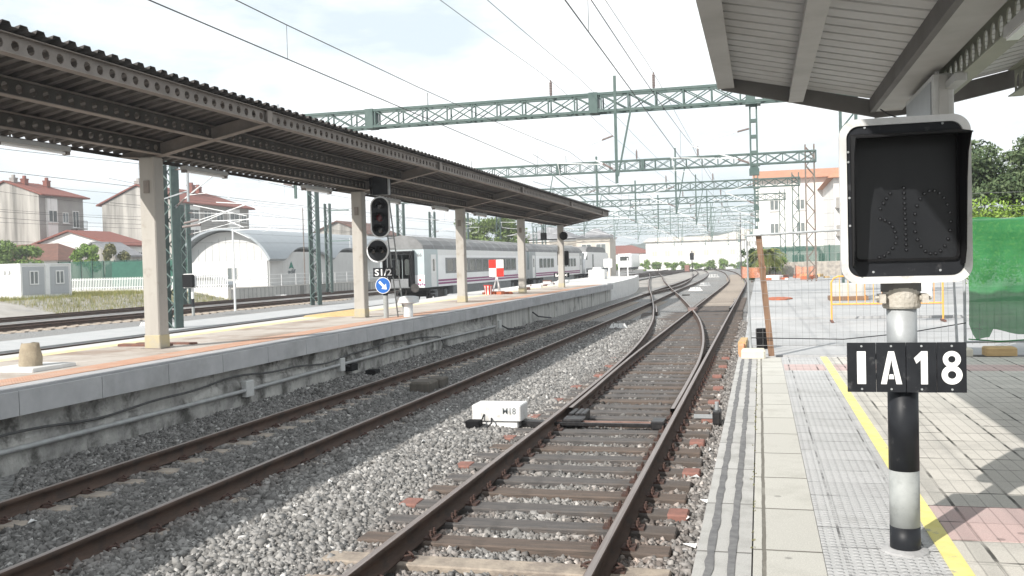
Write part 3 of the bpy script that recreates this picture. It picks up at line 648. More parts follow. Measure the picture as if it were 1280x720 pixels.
# corrugated sheet: ribs run down the slope, real trapezoid profile along the platform
b = MB(); y = CY0; prof = []
while y < CY1: prof += [(y, 0), (y + .11, 0), (y + .135, .05), (y + .245, .05)]; y += .27
x0, x1 = -11.55, -8.30
V = []; 
for (yy, h) in prof: V += [(x0, yy, rz(x0) + h), (x1, yy, rz(x1) + h)]
F = [(2 * i, 2 * i + 1, 2 * i + 3, 2 * i + 2) for i in range(len(prof) - 1)]
b.hull(V, F, 'roof_steel')
V2 = [(x, y_, z + .006) for x, y_, z in V]; b.hull(V2, [f[::-1] for f in F], 'roof_dark')
for i in range(len(prof) - 1):   # closed sheet ends at the front edge
    a, c = 2 * i + 1, 2 * i + 3; b.face([V[a], V[c], V2[c], V2[a]], 'roof_dark')
b.part('roof_sheet', can)
def cellular(b, x, y0, y1, ztop, depth, mat, pitch=.30, hole=.085, fl=.12, flmat=None):
    n = max(1, int((y1 - y0) / pitch)); p = (y1 - y0) / n; zb = ztop - depth; zc = ztop - depth * .5
    for i in range(n):
        a, c = y0 + i * p, y0 + (i + 1) * p; m_ = (a + c) / 2
        O = [(c, zc), (c, ztop), (m_, ztop), (a, ztop), (a, zc), (a, zb), (m_, zb), (c, zb)]
        I = [(m_ + hole * math.cos(R(45 * k)), zc + hole * math.sin(R(45 * k))) for k in range(8)]
        I2 = [I[0], I[1], I[2], I[3], I[4], I[5], I[6], I[7]]
        V = [(x, q, z) for q, z in O] + [(x, q, z) for q, z in I2]
        b.hull(V, [(k, (k + 1) % 8, 8 + (k + 1) % 8, 8 + k) for k in range(8)], mat)
        V = [(x + .012, q, z) for q, z in O] + [(x + .012, q, z) for q, z in I2]
        b.hull(V, [(8 + k, 8 + (k + 1) % 8, (k + 1) % 8, k) for k in range(8)], mat)
        V = [(x, q, z) for q, z in I2] + [(x + .012, q, z) for q, z in I2]
        b.hull(V, [(k, (k + 1) % 8, 8 + (k + 1) % 8, 8 + k) for k in range(8)], mat)
    for z in (ztop, zb): b.box(x + .006 - fl / 2, x + .006 + fl / 2, y0, y1, z - .006, z + .006, flmat or mat)
for xb in (-8.47, -9.55, -10.62):
    ys_ = [CY0 + .02] + POSTS + [CY1 - .02]; b = MB()
    for a, c in zip(ys_[:-1], ys_[1:]):
        if c < 4: continue
        if c - a > .5: cellular(b, xb, a + .06, c - .06, rz(xb) - .012, .23, 'beam_grey' if xb > -9 else 'beam_shaded', pitch=.245, hole=.066, fl=.15, flmat='beam_flange')  # inner webs take a darkened copy of the steel, shade painted in
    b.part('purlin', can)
for i, yy in enumerate(POSTS):
    if yy < 0: continue
    b = MB()     # tapered cantilever arm
    zt = lambda x: rz(x) - .02
    prf = [(-11.48, zt(-11.48) - .05), (-10.98, 4.38), (-10.72, 4.39), (-8.40, 4.86), (-8.40, zt(-8.40)), (-11.48, zt(-11.48))]
    b.prism([(x, z) for x, z in prf], yy - .008, yy + .008, 'beam_grey')
    for (xa, za), (xc, zc) in (((-10.72, 4.39), (-8.38, 4.865)), ((-11.48, zt(-11.48) - .05), (-10.98, 4.38))): b.bar((xa, yy, za), (xc, yy, zc), .17, .014, 'beam_flange')
    b.box(-8.404, -8.384, yy - .085, yy + .085, 4.855, zt(-8.4) - .002, 'beam_flange')
    b.part('canopy_arm', can)
    b = MB(); b.cbox(-11.02, -10.70, yy - .15, yy + .15, LZ, 4.385, .02, 'post_cream')
    b.cbox(-11.026, -10.694, yy - .156, yy + .156, LZ, LZ + .26, .012, 'post_foot')
    ps = b.part('canopy_post', can)
    b = MB(); b.cbox(-11.08, -10.64, yy - .21, yy + .21, LZ, LZ + .018, .006, 'beam_flange'); b.part('base_plate', ps)
    b = MB(); b.cbox(-10.92, -10.80, yy - .172, yy - .152, 3.72, 3.95, .006, 'beam_flange'); b.part('junction_box', ps)
b = MB(); b.box(-11.53, -11.50, CY0, CY1, rz(-11.5) - .07, rz(-11.5) - .008, 'roof_dark'); b.part('rear_fascia', can)
b = MB(); b.prism([(x0 + .1, rz(x0) - .22), (-8.4, rz(-8.4) - .2), (-8.4, rz(-8.4) - .005), (x0 + .1, rz(x0 + .1) - .005)], CY1 - .03, CY1 - .006, 'beam_grey'); b.part('end_fascia', can)
LAMPS = [(11.3, 1), (15.9, 0), (20.8, 0), (25.6, 0), (30.2, 0), (35.0, 0)]
b = MB(); 
def fluoro(y, lit, label):
    r = root('fluorescent_light', label, 'light fitting', (-10.66, y, 4.24), 'light fittings under the island canopy'); X0 = -10.66
    q = MB(); q.cbox(X0 - .07, X0 + .07, y, y + 1.5, 4.22, 4.30, .015, 'lamp_body'); q.bar((X0, y + .3, 4.30), (X0, y + .3, rz(X0) - .26), .02, .02, 'beam_grey'); q.bar((X0, y + 1.2, 4.30), (X0, y + 1.2, rz(X0) - .26), .02, .02, 'beam_grey'); q.part('housing', r)
    q = MB(); q.tube([(X0, y + .08, 4.19), (X0, y + 1.42, 4.19)], .02, 'lamp_tube', 8); q.part('lamp_tube', r)
    q = MB(); q.box(X0 - .05, X0 + .05, y + .01, y + .07, 4.165, 4.22, 'beam_grey'); q.box(X0 - .05, X0 + .05, y + 1.43, y + 1.49, 4.165, 4.22, 'beam_grey'); q.part('end_cap', r)
LW = ['nearest strip light hanging under the island canopy, before the first post', 'strip light under the island canopy just past the first cream post', 'strip light under the island canopy shortly before the second post', 'strip light under the island canopy just past the signal', 'strip light under the island canopy shortly before the third post', 'farthest strip light under the island canopy past the third post']
for (y, l), lab in zip(LAMPS, LW): fluoro(y, l, lab)

# ================================================================ NEAR CANOPY (right)
nc = root('platform_canopy', 'grey ribbed butterfly canopy over the near platform, seen from below', 'canopy', (1.8, 10.2, PZ))
NY0, NY1 = -7.0, 12.0
def nz(x): return 4.47 - (x + .42) * .225 if x < 1.48 else 4.04 + (x - 1.48) * .20
b = MB(); y = NY0; prof = []
while y < NY1 - .2: prof += [(y, 0), (y + .215, 0), (y + .225, .035), (y + .265, .035)]; y += .275
for xa, xc in ((-.44, 1.40), (1.62, 5.4)):
    V = []
    for yy, h in prof: V += [(xa, yy, nz(xa) + h), (xc, yy, nz(xc) + h)]
    F = [(2 * i, 2 * i + 1, 2 * i + 3, 2 * i + 2) for i in range(len(prof) - 1)]; b.hull(V, F, 'soffit_light')
    b.hull([(x, y_, z + .03) for x, y_, z in V], [f[::-1] for f in F], 'soffit_light')
b.part('roof_sheet', nc)
b = MB(); b.box(-.46, -.40, NY0, NY1, nz(-.42) - .14, nz(-.42) + .05, 'canopy_paint'); b.box(-.40, -.26, NY0, NY1, nz(-.42) - .14, nz(-.42) - .125, 'canopy_paint'); b.box(-.40, -.27, NY0, NY1, nz(-.42) - .05, nz(-.42) - .036, 'beam_grey'); b.part('edge_beam', nc)
b = MB(); b.box(.39, .53, NY0, NY1 - .02, nz(.53) - .14, nz(.53) - .006, 'canopy_paint'); b.box(.375, .545, NY0, NY1 - .02, nz(.53) - .152, nz(.53) - .138, 'canopy_paint'); b.part('purlin', nc)
b = MB(); b.box(1.30, 1.36, NY0, NY1, 3.92, 4.085, 'canopy_dark'); b.box(1.36, 1.63, NY0, NY1, 3.93, 3.96, 'canopy_paint'); b.box(1.63, 1.66, NY0, NY1, 3.93, 4.06, 'canopy_paint'); b.part('gutter', nc)
for xx, ztop in ((1.80, 4.09), (2.85, 4.30)):
    b = MB(); cellular(b, xx, NY0, NY1 - .1, ztop, .30, 'olive_beam', pitch=.24, hole=.085, fl=.15); b.part('cellular_beam', nc)
b = MB()
b.prism([(-.42, nz(-.42) - .15), (1.36, nz(1.36) - .20), (1.36, nz(1.36) + .0), (-.42, nz(-.42) + .03)], NY1 - .03, NY1 + .03, 'canopy_dark')
b.prism([(1.36, 3.86), (1.70, 3.88), (5.4, 4.62), (5.4, 4.84), (1.66, 4.07), (1.36, 4.05)], NY1 - .03, NY1 + .03, 'canopy_dark'); b.part('end_beam', nc)
for yy in (1.0,):
    b = MB(); b.box(1.72, 1.735, yy - .1, yy + .1, PZ, 3.80, 'canopy_paint'); b.box(1.885, 1.90, yy - .1, yy + .1, PZ, 3.80, 'canopy_paint'); b.box(1.735, 1.885, yy - .007, yy + .007, PZ, 3.795, 'canopy_paint'); b.box(1.66, 1.96, yy - .15, yy + .15, 3.78, 3.80, 'canopy_paint'); b.part('canopy_post', nc)
    b = MB(); b.prism([(-.40, nz(-.40) - .16), (1.30, 3.62), (2.2, 3.62), (5.2, nz(5.2) - .16), (5.2, nz(5.2) - .02), (1.66, nz(1.66) - .02), (1.30, nz(1.30) - .02), (-.40, nz(-.40) - .02)], yy + .45, yy + .47, 'canopy_dark')
    if yy < 5: b.part('canopy_arm', nc)
# hanging information panel
ip = root('information_panel', 'grey double sided display box hanging on two rods from the near canopy', 'display', (1.72, 9.1, 3.3), None)
b = MB(); b.cbox(1.56, 1.74, 9.35, 10.95, 3.25, 3.87, .012, 'box_grey'); b.box(1.61, 1.69, 9.335, 9.35, 3.27, 3.85, 'canopy_paint'); b.part('case', ip)
b = MB(); b.box(1.550, 1.5585, 9.42, 10.88, 3.31, 3.81, 'train_grey'); b.part('panel_face', ip)
for yy in (9.6, 10.6): b = MB(); b.tube([(1.64, yy, 3.87), (1.64, yy, 4.03)], .02, 'box_grey', 8); b.box(1.60, 1.68, yy - .05, yy + .05, 4.015, 4.03, 'box_grey'); b.part('hanger', ip)
sl_ = root('strip_light', 'white strip light fixed under the near canopy beside the gutter', 'light fitting', (1.72, 8.6, 3.8))
b = MB(); b.cbox(1.665, 1.765, 8.9, 10.6, 3.72, 3.80, .015, 'lamp_body'); b.part('housing', sl_)
b = MB(); b.tube([(1.69, 10.6, 3.78), (1.55, 10.9, 3.66), (1.42, 11.3, 3.80), (1.38, 11.6, 3.9)], .008, 'cable_black', 6); b.part('cable', sl_)
b = MB(); b.cbox(1.70, 1.80, 6.6, 7.4, 3.74, 3.83, .015, 'lamp_body'); b.box(1.71, 1.79, 6.65, 7.35, 3.715, 3.738, 'lamp_tube'); b.thing('strip_light', 'white strip light under the near canopy, nearest the viewer', 'light fitting', (1.75, 6.6, 3.71))

# ================================================================ NEAR SIGNAL
SX, SY = .697, 5.16
sg = root('railway_signal', 'large unlit platform signal on a banded post with a plate reading IA18', 'signal', (SX, SY, PZ))
def post_band(z0, z1, mat, nm, r=.0735):
    q = MB(); q.lathe([(r, z0), (r, z1)], SX, SY, mat, 28); o = q.part(nm, sg)
    o.data.polygons.foreach_set('use_smooth', [len(p.vertices) == 4 for p in o.data.polygons])
    return o
post_band(PZ - .02, .835, 'black_paint', 'post_foot', .0745)
o = post_band(.8352, 1.125, 'band_grey', 'post_band'); o['label'] = 'grey band at the bottom of the post'
o = post_band(1.1252, 1.60, 'black_paint', 'post_band', .0742); o['label'] = 'black band in the middle of the post'
o = post_band(1.6002, 1.985, 'galv', 'post_band', .073); o['label'] = 'bare galvanised top of the post'
q = MB(); q.lathe([(.12, PZ - .01), (.115, PZ + .012), (.085, PZ + .022)], SX, SY, 'concrete', 14); q.part('mortar_collar', sg)
q = MB(); q.lathe([(.086, 1.955), (.092, 1.965), (.092, 2.04), (.088, 2.06), (.086, 2.12)], SX, SY, 'clamp', 24); q.box(SX - .115, SX - .085, SY - .10, SY + .03, 1.985, 2.03, 'clamp'); q.box(SX + .085, SX + .115, SY - .10, SY + .03, 1.985, 2.03, 'clamp')
for sx in (-1, 1): q.lathe([(.012, SX + sx * .105 - .028), (.012, SX + sx * .105 + .028)], SY - .07, 2.01, 'clamp', 6, axis='x')
q.part('clamp', sg)
q = MB(); q.lathe([(.098, 2.04), (.098, 2.16)], SX, SY + .01, 'canopy_dark', 24); q.part('neck', sg)
# head
HX0, HX1, HZ0, HZ1 = .398, 1.006, 2.087, 2.91; HY = 5.02
hd = MB(); o_ = rrect(HX0, HX1, HZ0, HZ1, .085, 7); i_ = rrect(HX0 + .034, HX1 - .034, HZ0 + .034, HZ1 - .034, .06, 7)
hd.ring(o_, i_, HY - .008, HY + .05, 'white_metal'); frame = hd.part('head_frame', sg)
q = MB(); q.prism(rrect(HX0 + .035, HX1 - .035, HZ0 + .035, HZ1 - .035, .06, 7), HY + .004, HY + .045, 'black_paint'); 
q.prism(rrect(HX0 + .06, HX1 - .06, HZ0 + .07, HZ1 - .07, .05, 5), HY + .05, HY + .30, 'black_paint'); q.part('head_case', sg)
wx0, wx1, wz0, wz1 = .472, .935, 2.21, 2.81
q = MB(); q.prism(rrect(wx0, wx1, wz0, wz1, .02, 4), HY - .004, HY + .003, 'screen'); q.ring(rrect(wx0 - .012, wx1 + .012, wz0 - .012, wz1 + .012, .026, 4), rrect(wx0, wx1, wz0, wz1, .02, 4), HY - .012, HY + .003, 'black_flat'); scr = q.part('display_screen', sg)
q = MB()
def dot(x, z): q = MB(); q.lathe([(.0085, HY - .004), (.0085, HY - .011), (.005, HY - .015)], x, z, 'led', 8, axis='y'); q.part('lamp_dot', scr)
def P2(u, v): return (wx0 + (wx1 - wx0) * (u - 120) / 460, wz1 - (wz1 - wz0) * (v - 150) / 550)
for k_ in range(13): dot(*P2(343 + k_ * .6, 380 + k_ * 23.4))
for k_ in range(22): a = R(360 * k_ / 22); dot(*P2(471 + 82 * math.cos(a), 540 + 142 * math.sin(a)))
for u, v in ((280, 402), (262, 425), (248, 446), (233, 470), (232, 516), (254, 524), (274, 536), (289, 555), (299, 577), (304, 603), (301, 630), (287, 652), (268, 671), (248, 685), (225, 692)): dot(*P2(u, v))
q = MB()   # hood: top and two tapering cheeks
ht = wz1 + .02; hl, hr = wx0 - .016, wx1 + .016
for (x0_, x1_) in ((hl - .006, hl), (hr, hr + .006)):
    q.prism([(HY + .003, ht), (HY - .28, ht - .045), (HY - .20, ht - .12), (HY - .165, ht - .25), (HY - .13, wz0 + .04), (HY - .09, wz0 - .03), (HY + .003, wz0 - .036)], x0_, x1_, 'black_flat', axis='x')
q.prism([(HY + .003, ht), (HY - .30, ht - .048), (HY - .30, ht - .042), (HY + .003, ht + .006)], hl - .006, hr + .006, 'black_flat', axis='x')
q.part('hood', sg)
q = MB()
for x_, z_ in ((HX0 + .042, 2.75), (HX0 + .042, 2.70), (HX0 + .045, 2.52), (HX0 + .045, 2.38), (.55, 2.145), (.86, 2.147), (.52, 2.868), (.88, 2.868)): q = MB(); q.lathe([(.006, HY + .004), (.006, HY - .001)], x_, z_, 'galv', 8, axis='y'); q.part('rivet', sg)
# plate IA18
pl = MB(); bx = [.420, .559, .7005, .8425, .980]
for k_ in range(4):
    pl.cbox(bx[k_] + .001, bx[k_ + 1] - .001, SY - .110 + (.003 if k_ % 2 else 0), SY - .095, 1.537, 1.787, .002, 'black_paint')
pl.box(.45, .95, SY - .0945, SY - .075, 1.60, 1.63, 'galv'); pl.box(.45, .95, SY - .0945, SY - .075, 1.70, 1.73, 'galv')
plate = pl.part('number_plate', sg)
gy = SY - .1115; GZ0, GZ1 = 1.578, 1.744
def gl(polys, cx, wdt, y=gy, z0=GZ0, z1=GZ1, mat='glyph_white'):
    g_ = MB()
    for poly in polys: g_.prism([(cx + (u - .5) * wdt, z0 + v * (z1 - z0)) for u, v in poly], y, y + .0012, mat)
    return g_
g1 = gl([[(0, 0), (1, 0), (1, 1), (0, 1)]], .4885, .042); g1.part('lettering', plate, 'white letter I')
A_ = [[(0, 0), (.27, 0), (.345, .235), (.46, .6), (.5, .78), (.5, 1), (.36, 1)], [(1, 0), (.64, 1), (.5, 1), (.5, .78), (.54, .6), (.655, .235), (.73, 0)], [(.30, .14), (.70, .14), (.655, .32), (.345, .32)]]
A_[2] = [(.37, .155), (.63, .155), (.585, .30), (.415, .30)]
gl(A_[:2] , .630, .100).part('lettering', plate, 'white letter A'); gl([A_[2]], .630, .10, y=gy - .0006).part('letter_bar', plate)
gl([[(.5, 0), (1, 0), (1, 1), (.55, 1), (.0, .79), (.18, .62), (.5, .74)]], .768, .064).part('lettering', plate, 'white figure 1')
g8 = MB()
for cz, rr, ri in ((GZ0 + .048, .048, .0195), (GZ1 - .0405, .0415, .017)):
    g8.ring(circ(.911, cz, rr, 28), circ(.911, cz, ri, 28), gy - (.0006 if rr > .045 else 0), gy + .0012, 'glyph_white')
g8.part('lettering', plate, 'white figure 8')
q = MB()
for k_ in range(4):
    for z_ in (1.553, 1.770): q = MB(); q.lathe([(.0055, gy + .001), (.0055, gy - .003)], (bx[k_] + bx[k_ + 1]) / 2, z_, 'galv', 8, axis='y'); q.part('screw', plate)

# ================================================================ S1/2 SIGNAL on the island platform
X0, Y0 = -10.02, 24.1
s2 = root('railway_signal', 'tall three lamp signal with a round lower head, plate S1/2 and blue arrow disc', 'signal', (X0, Y0, LZ))
q = MB(); q.lathe([(.065, LZ), (.065, 2.9)], X0 + .02, Y0 + .1, 'black_paint', 14); q.lathe([(.07, LZ), (.07, LZ + .62)], X0 + .02, Y0 + .1, 'band_grey', 14); q.part('signal_post', s2)
def lens(mb, cx, cz, y, r, mat):
    mb.lathe([(r, y), (r * .9, y - .012), (r * .5, y - .03), (.01, y - .036)], cx, cz, mat, 16, axis='y')
def hoodtube(mb, cx, cz, y, r, l):
    # open tube hood, longer at the top
    n = 16; V = []; 
    for i in range(n + 1):
        a = R(-35 + 250 * i / n); c, s_ = math.cos(a), math.sin(a); ll = l * (.55 + .45 * max(0, s_))
        V += [(cx + r * c, y, cz + r * s_), (cx + r * c, y - ll, cz + r * s_)]
    F = [(2 * i, 2 * i + 1, 2 * i + 3, 2 * i + 2) for i in range(n)]; mb.hull(V, F, 'black_flat'); mb.hull([(cx + (x - cx) * .96, yy, cz + (z - cz) * .96) for x, yy, z in V], [f[::-1] for f in F], 'black_flat')
q = MB(); o_ = rrect(-10.33, -9.77, 3.06, 4.19, .265, 9); q.ring(o_, rrect(-10.297, -9.803, 3.093, 4.157, .235, 9), Y0 - .02, Y0 + .02, 'galv_white'); q.prism(rrect(-10.30, -9.80, 3.09, 4.16, .235, 9), Y0 - .008, Y0 + .02, 'black_paint'); q.cbox(-10.2, -9.88, Y0 + .02, Y0 + .28, 3.2, 4.05, .03, 'black_paint'); mh = q.part('signal_head', s2)
for cz, mt_ in ((3.95, 'led'), (3.62, 'red_lens'), (3.30, 'led')):
    q = MB(); lens(q, -10.05, cz, Y0 - .01, .115, mt_); q.part('lamp_lens', mh, 'dark red lens' if mt_ == 'red_lens' else None); q = MB(); hoodtube(q, -10.05, cz, Y0 - .012, .13, .28); q.part('lamp_hood', mh)
q = MB(); q.cbox(-10.27, -9.80, Y0 - .02, Y0 + .26, 4.24, 4.74, .03, 'black_paint'); q.box(-9.795, -9.75, Y0 - .03, Y0 + .05, 4.23, 4.75, 'galv'); q.prism([(Y0 - .021, 4.72), (Y0 - .16, 4.70), (Y0 - .12, 4.28), (Y0 - .021, 4.26)], -10.28, -10.26, 'black_flat', axis='x'); q.part('indicator_box', s2)
q = MB(); q.ring(circ(-10.15, 2.71, .325), circ(-10.15, 2.71, .288), Y0 - .02, Y0 + .02, 'galv_white'); q.prism(circ(-10.15, 2.71, .29), Y0 - .008, Y0 + .02, 'black_paint'); q.cbox(-10.3, -9.95, Y0 + .02, Y0 + .2, 2.55, 2.87, .03, 'black_paint'); lh = q.part('signal_head', s2, 'round lower signal head')
for cx in (-10.27, -10.0): q = MB(); lens(q, cx, 2.72, Y0 - .01, .09, 'led'); q.part('lamp_lens', lh); q = MB(); hoodtube(q, cx, 2.72, Y0 - .012, .11, .25); q.part('lamp_hood', lh)
q = MB(); q.cbox(-10.30, -9.70, Y0 - .02, Y0, 1.985, 2.235, .004, 'black_paint'); npl = q.part('number_plate', s2)
q = MB(); put_text(q, 'S1/2', -10.0, 2.11, Y0 - .023, .5, .18, 'glyph_white', bold=.015); q.part('lettering', npl, 'white text S1/2')
q = MB(); q.prism(circ(-10.02, 1.75, .225, 28), Y0 - .02, Y0 - .004, 'white_paint'); q.prism(circ(-10.02, 1.75, .208, 28), Y0 - .024, Y0 - .0205, 'blue_sign'); disc = q.part('arrow_disc', s2, 'round blue disc with a white arrow pointing down to the right')
q = MB(); 
def rot45(P): return [(-10.02 + (x + z) * .53, 1.75 + (z - x) * .53) for x, z in P]
q.prism(rot45([(-.2, -.045), (.04, -.045), (.04, -.13), (.21, 0), (.04, .13), (.04, .045), (-.2, .045)]), Y0 - .028, Y0 - .0245, 'white_paint'); q.part('arrow', disc)
q = MB()
for dx in (-.09, .09): q.bar((-9.62 + dx - .1, Y0 + .5, LZ), (-9.85 + dx - .1, Y0 + .22, 4.1), .03, .03, 'band_grey')
for k_ in range(11): t_ = k_ / 11 + .05; q.bar((-9.81 - .23 * t_, Y0 + .5 - .28 * t_, LZ + 3.2 * t_), (-9.63 - .23 * t_, Y0 + .5 - .28 * t_, LZ + 3.2 * t_), .02, .02, 'band_grey')
q.part('ladder', s2)
q = MB(); q.lathe([(.13, LZ), (.13, LZ + .36), (.31, LZ + .40), (.31, LZ + .55), (.2, LZ + .58)], -9.52, Y0 + .55, 'galv_white', 16); q.thing('cable_pit_drum', 'grey drum on a pedestal beside the foot of the S1/2 signal', 'drum', (-9.52, Y0 + .55, LZ))

# small repeater signal IA14
q = MB(); X1, Y1 = -10.9, 53.0
s3 = root('railway_signal', 'small black unlit signal on a short post near the end of the island canopy', 'signal', (X1, Y1, LZ))
q.lathe([(.07, LZ), (.07, 2.1)], X1, Y1, 'band_grey', 12); q.lathe([(.075, LZ + .1), (.075, LZ + .6)], X1, Y1, 'black_paint', 12); q.part('signal_post', s3)
q = MB(); q.prism(rrect(X1 - .33, X1 + .33, 2.1, 2.93, .06), Y1 - .12, Y1 + .05, 'black_paint'); q.prism(rrect(X1 - .26, X1 + .26, 2.2, 2.84, .03), Y1 - .126, Y1 - .121, 'screen'); q.part('signal_head', s3)
q = MB(); q.box(X1 - .55, X1 + .35, Y1 - .1, Y1 - .085, 1.42, 1.68, 'black_paint'); pp = q.part('number_plate', s3)
q = MB(); put_text(q, 'IA14', X1 - .1, 1.55, Y1 - .104, .72, .18, 'glyph_white', bold=.03); q.part('lettering', pp)
for dx, lab in ((-.05, 'black signal lamp hanging under the end of the island canopy, left one'), ): pass
q = MB(); q.cbox(-11.75, -11.45, 51.0, 51.3, 3.55, 3.95, .03, 'black_flat'); q.bar((-11.6, 51.15, 3.95), (-11.6, 51.15, 4.25), .03, .03, 'black_flat'); q.thing('hanging_speaker', 'black box hanging under the island canopy left of the last post', 'loudspeaker', (-11.6, 51.15, 3.55))
q = MB(); q.lathe([(.10, 52.0), (.22, 51.6), (.24, 51.55)], -10.55, 3.75, 'black_flat', 14, axis='y'); q.bar((-10.55, 52.0, 3.75), (-10.72, 52.1, 3.9), .04, .04, 'black_flat'); q.thing('horn_loudspeaker', 'black horn loudspeaker on the last canopy post', 'loudspeaker', (-10.55, 52, 3.75))

# ================================================================ THINGS ON AND BY THE ISLAND PLATFORM
# sack on a slab
q = MB(); q.cbox(-11.0, -10.2, 11.35, 12.25, LZ + .004, LZ + .06, .01, 'concrete_white'); q.thing('concrete_slab', 'thin pale concrete slab under the sack on the island platform', 'slab', (-10.6, 11.8, LZ))
q = MB(); b0 = []
nseg, nr = 12, 20
for j in range(nseg + 1):
    t = j / nseg; h = LZ + .062 + t * .32
    for i in range(nr):
        a = 2 * math.pi * i / nr; r = .165 * (1 - .25 * t) * (1 + .04 * math.sin(3 * a + 2) + .03 * math.sin(7 * a + t * 9)) * (.92 + .1 * math.sin(t * 3.1)); q.v.append((-10.58 + r * 1.1 * math.cos(a), 11.75 + r * math.sin(a), h + (.025 * math.sin(4 * a) if t > .9 else 0)))
k_ = q.mi('sack')
for j in range(nseg):
    for i in range(nr): q.f.append((j * nr + i, j * nr + (i + 1) % nr, (j + 1) * nr + (i + 1) % nr, (j + 1) * nr + i)); q.m.append(k_)
q.f.append(tuple(nseg * nr + i for i in range(nr))); q.m.append(k_)
o = q.thing('burlap_sack', 'tied brown burlap sack standing on a slab on the island platform', 'sack', (-10.58, 11.75, LZ + .06)); o.data.polygons.foreach_set('use_smooth', [True] * len(o.data.polygons))
# conduit and cable on the wall
pth = [(-8.82, y, .155 + .025 * math.sin(y * .35) - .01 * max(0, 12 - y) * .5) for y in np.arange(3, 31.6, .8)]
q = MB(); q.tube(pth, .036, 'conduit', 10); cp = q.thing('conduit_pipe', 'grey conduit pipe running along the island platform wall', 'pipe', (-8.82, 3, .15)); cp.data.polygons.foreach_set('use_smooth', [True] * len(cp.data.polygons))
q = MB(); pth2 = [(-8.84 + .012 * math.sin(y * 2.1), y, .34 + .055 * math.sin(y * .9 + 1) + .02 * math.sin(y * 2.7) + (-.13 if y < 9.4 else 0) * (9.4 - y) * .3) for y in np.arange(4, 25.2, .3)] + [(-8.84, 25.35, .22), (-8.80, 25.5, -.02), (-8.7, 25.9, -.12), (-8.55, 26.6, -.13)]
q.tube(pth2, .017, 'cable_grey', 8); q.thing('hanging_cable', 'sagging black cable strung along the island platform wall', 'cable', (-8.855, 4, .3))
for k_, (y, s_, lab) in enumerate(((14.9, .13, 'pale junction box on the conduit, nearest one'), (18.75, .11, 'pale junction box on the conduit with black cable tails'), (31.6, .14, 'pale junction box where the conduit ends'))):
    q = MB(); q.cbox(-8.925, -8.78, y - s_, y + s_, .02, .30, .012, 'box_grey'); q.thing('junction_box', lab + ' of the island platform wall', 'junction box', (-8.85, y, .02), 'junction boxes on the platform wall')
q = MB(); q.tube([(-8.80, 31.8, .1), (-8.72, 32.3, -.05), (-8.6, 33.2, -.12), (-8.55, 34.2, -.13)], .03, 'cable_black', 8); q.thing('cable_tail', 'black cable drooping from the end of the conduit to the ballast', 'cable', (-8.7, 32, -.1))
q = MB(); q.tube([(-8.83, 36.6, .3), (-8.75, 37.2, .1), (-8.68, 38.2, 0), (-8.66, 39.2, -.08)], .03, 'cable_black', 8); q.thing('cable_tail', 'black cable drooping off the streaked concrete wall farther along', 'cable', (-8.7, 37, -.1))
q = MB(); q.cbox(-8.52, -8.28, 19.3, 19.6, -.16, -.03, .012, 'black_flat'); q.thing('track_box', 'small black box on the ballast below the platform wall', 'box', (-8.4, 19.4, -.16))
q = MB(); q.cbox(-8.86, -8.70, 19.0, 19.35, -.02, .14, .02, 'black_flat'); q.tube([(-8.8, 18.9, .12), (-8.74, 19.05, .08), (-8.74, 19.2, .06)], .02, 'cable_black', 6); q.thing('cable_splice', 'black cable splice beside the second junction box', 'cable splice', (-8.8, 19.1, 0))
db = root('track_magnet', 'dark brown track magnet box between the rails of the shaded track', 'track equipment', (-6.3, 17.5, -.2))
q = MB(); q.cbox(-6.58, -6.16, 16.95, 17.5, -.2, .02, .04, 'magnet'); q.part('case', db); q = MB(); q.cbox(-6.46, -6.14, 17.6, 18.05, -.2, .01, .03, 'magnet'); q.part('case', db)
# checkered warning board, buckets and rubble
wb = root('warning_board', 'square red and white chequered board on a white tripod at the works', 'warning board', (-12.05, 43, LZ))
q = MB(); bx0, bx1, bz0, bz1 = -12.46, -11.74, 1.68, 2.48; mx_, mz_ = (bx0 + bx1) / 2, (bz0 + bz1) / 2
for x_, z_, m_ in ((bx0, mz_, 'red_paint'), (mx_, bz0, 'red_paint'), (bx0, bz0, 'white_paint'), (mx_, mz_, 'white_paint')): q.box(x_, x_ + .36, 43, 43.02, z_, z_ + .40, m_)
q.part('board', wb)
q = MB()
for dx, dy in ((-.2, -.15), (.2, -.15), (0, .3)): q.bar((-12.1 + dx, 43.1 + dy, LZ), (-12.1, 43.06, 1.75), .05, .05, 'white_paint')
q.part('tripod', wb)
bk = root('striped_bucket', 'red and white striped tub standing by the warning board', 'bucket', (-12.32, 42.3, LZ))
q = MB(); n = 16; pr = []
for j, (r, z) in enumerate(((.17, LZ), (.2, LZ + .4))): pr.append((r, z))
for i in range(n):
    a0, a1 = 2 * math.pi * i / n, 2 * math.pi * (i + 1) / n
    q.face([(-12.32 + .16 * math.cos(a0), 42.3 + .16 * math.sin(a0), LZ), (-12.32 + .16 * math.cos(a1), 42.3 + .16 * math.sin(a1), LZ), (-12.32 + .2 * math.cos(a1), 42.3 + .2 * math.sin(a1), LZ + .42), (-12.32 + .2 * math.cos(a0), 42.3 + .2 * math.sin(a0), LZ + .42)], 'red_paint' if i % 2 else 'white_paint')
q.part('tub', bk); q = MB(); q.lathe([(.2, LZ + .42), (.215, LZ + .425), (.215, LZ + .45), (.19, LZ + .45)], -12.32, 42.3, 'red_paint', 16); q.part('rim', bk)
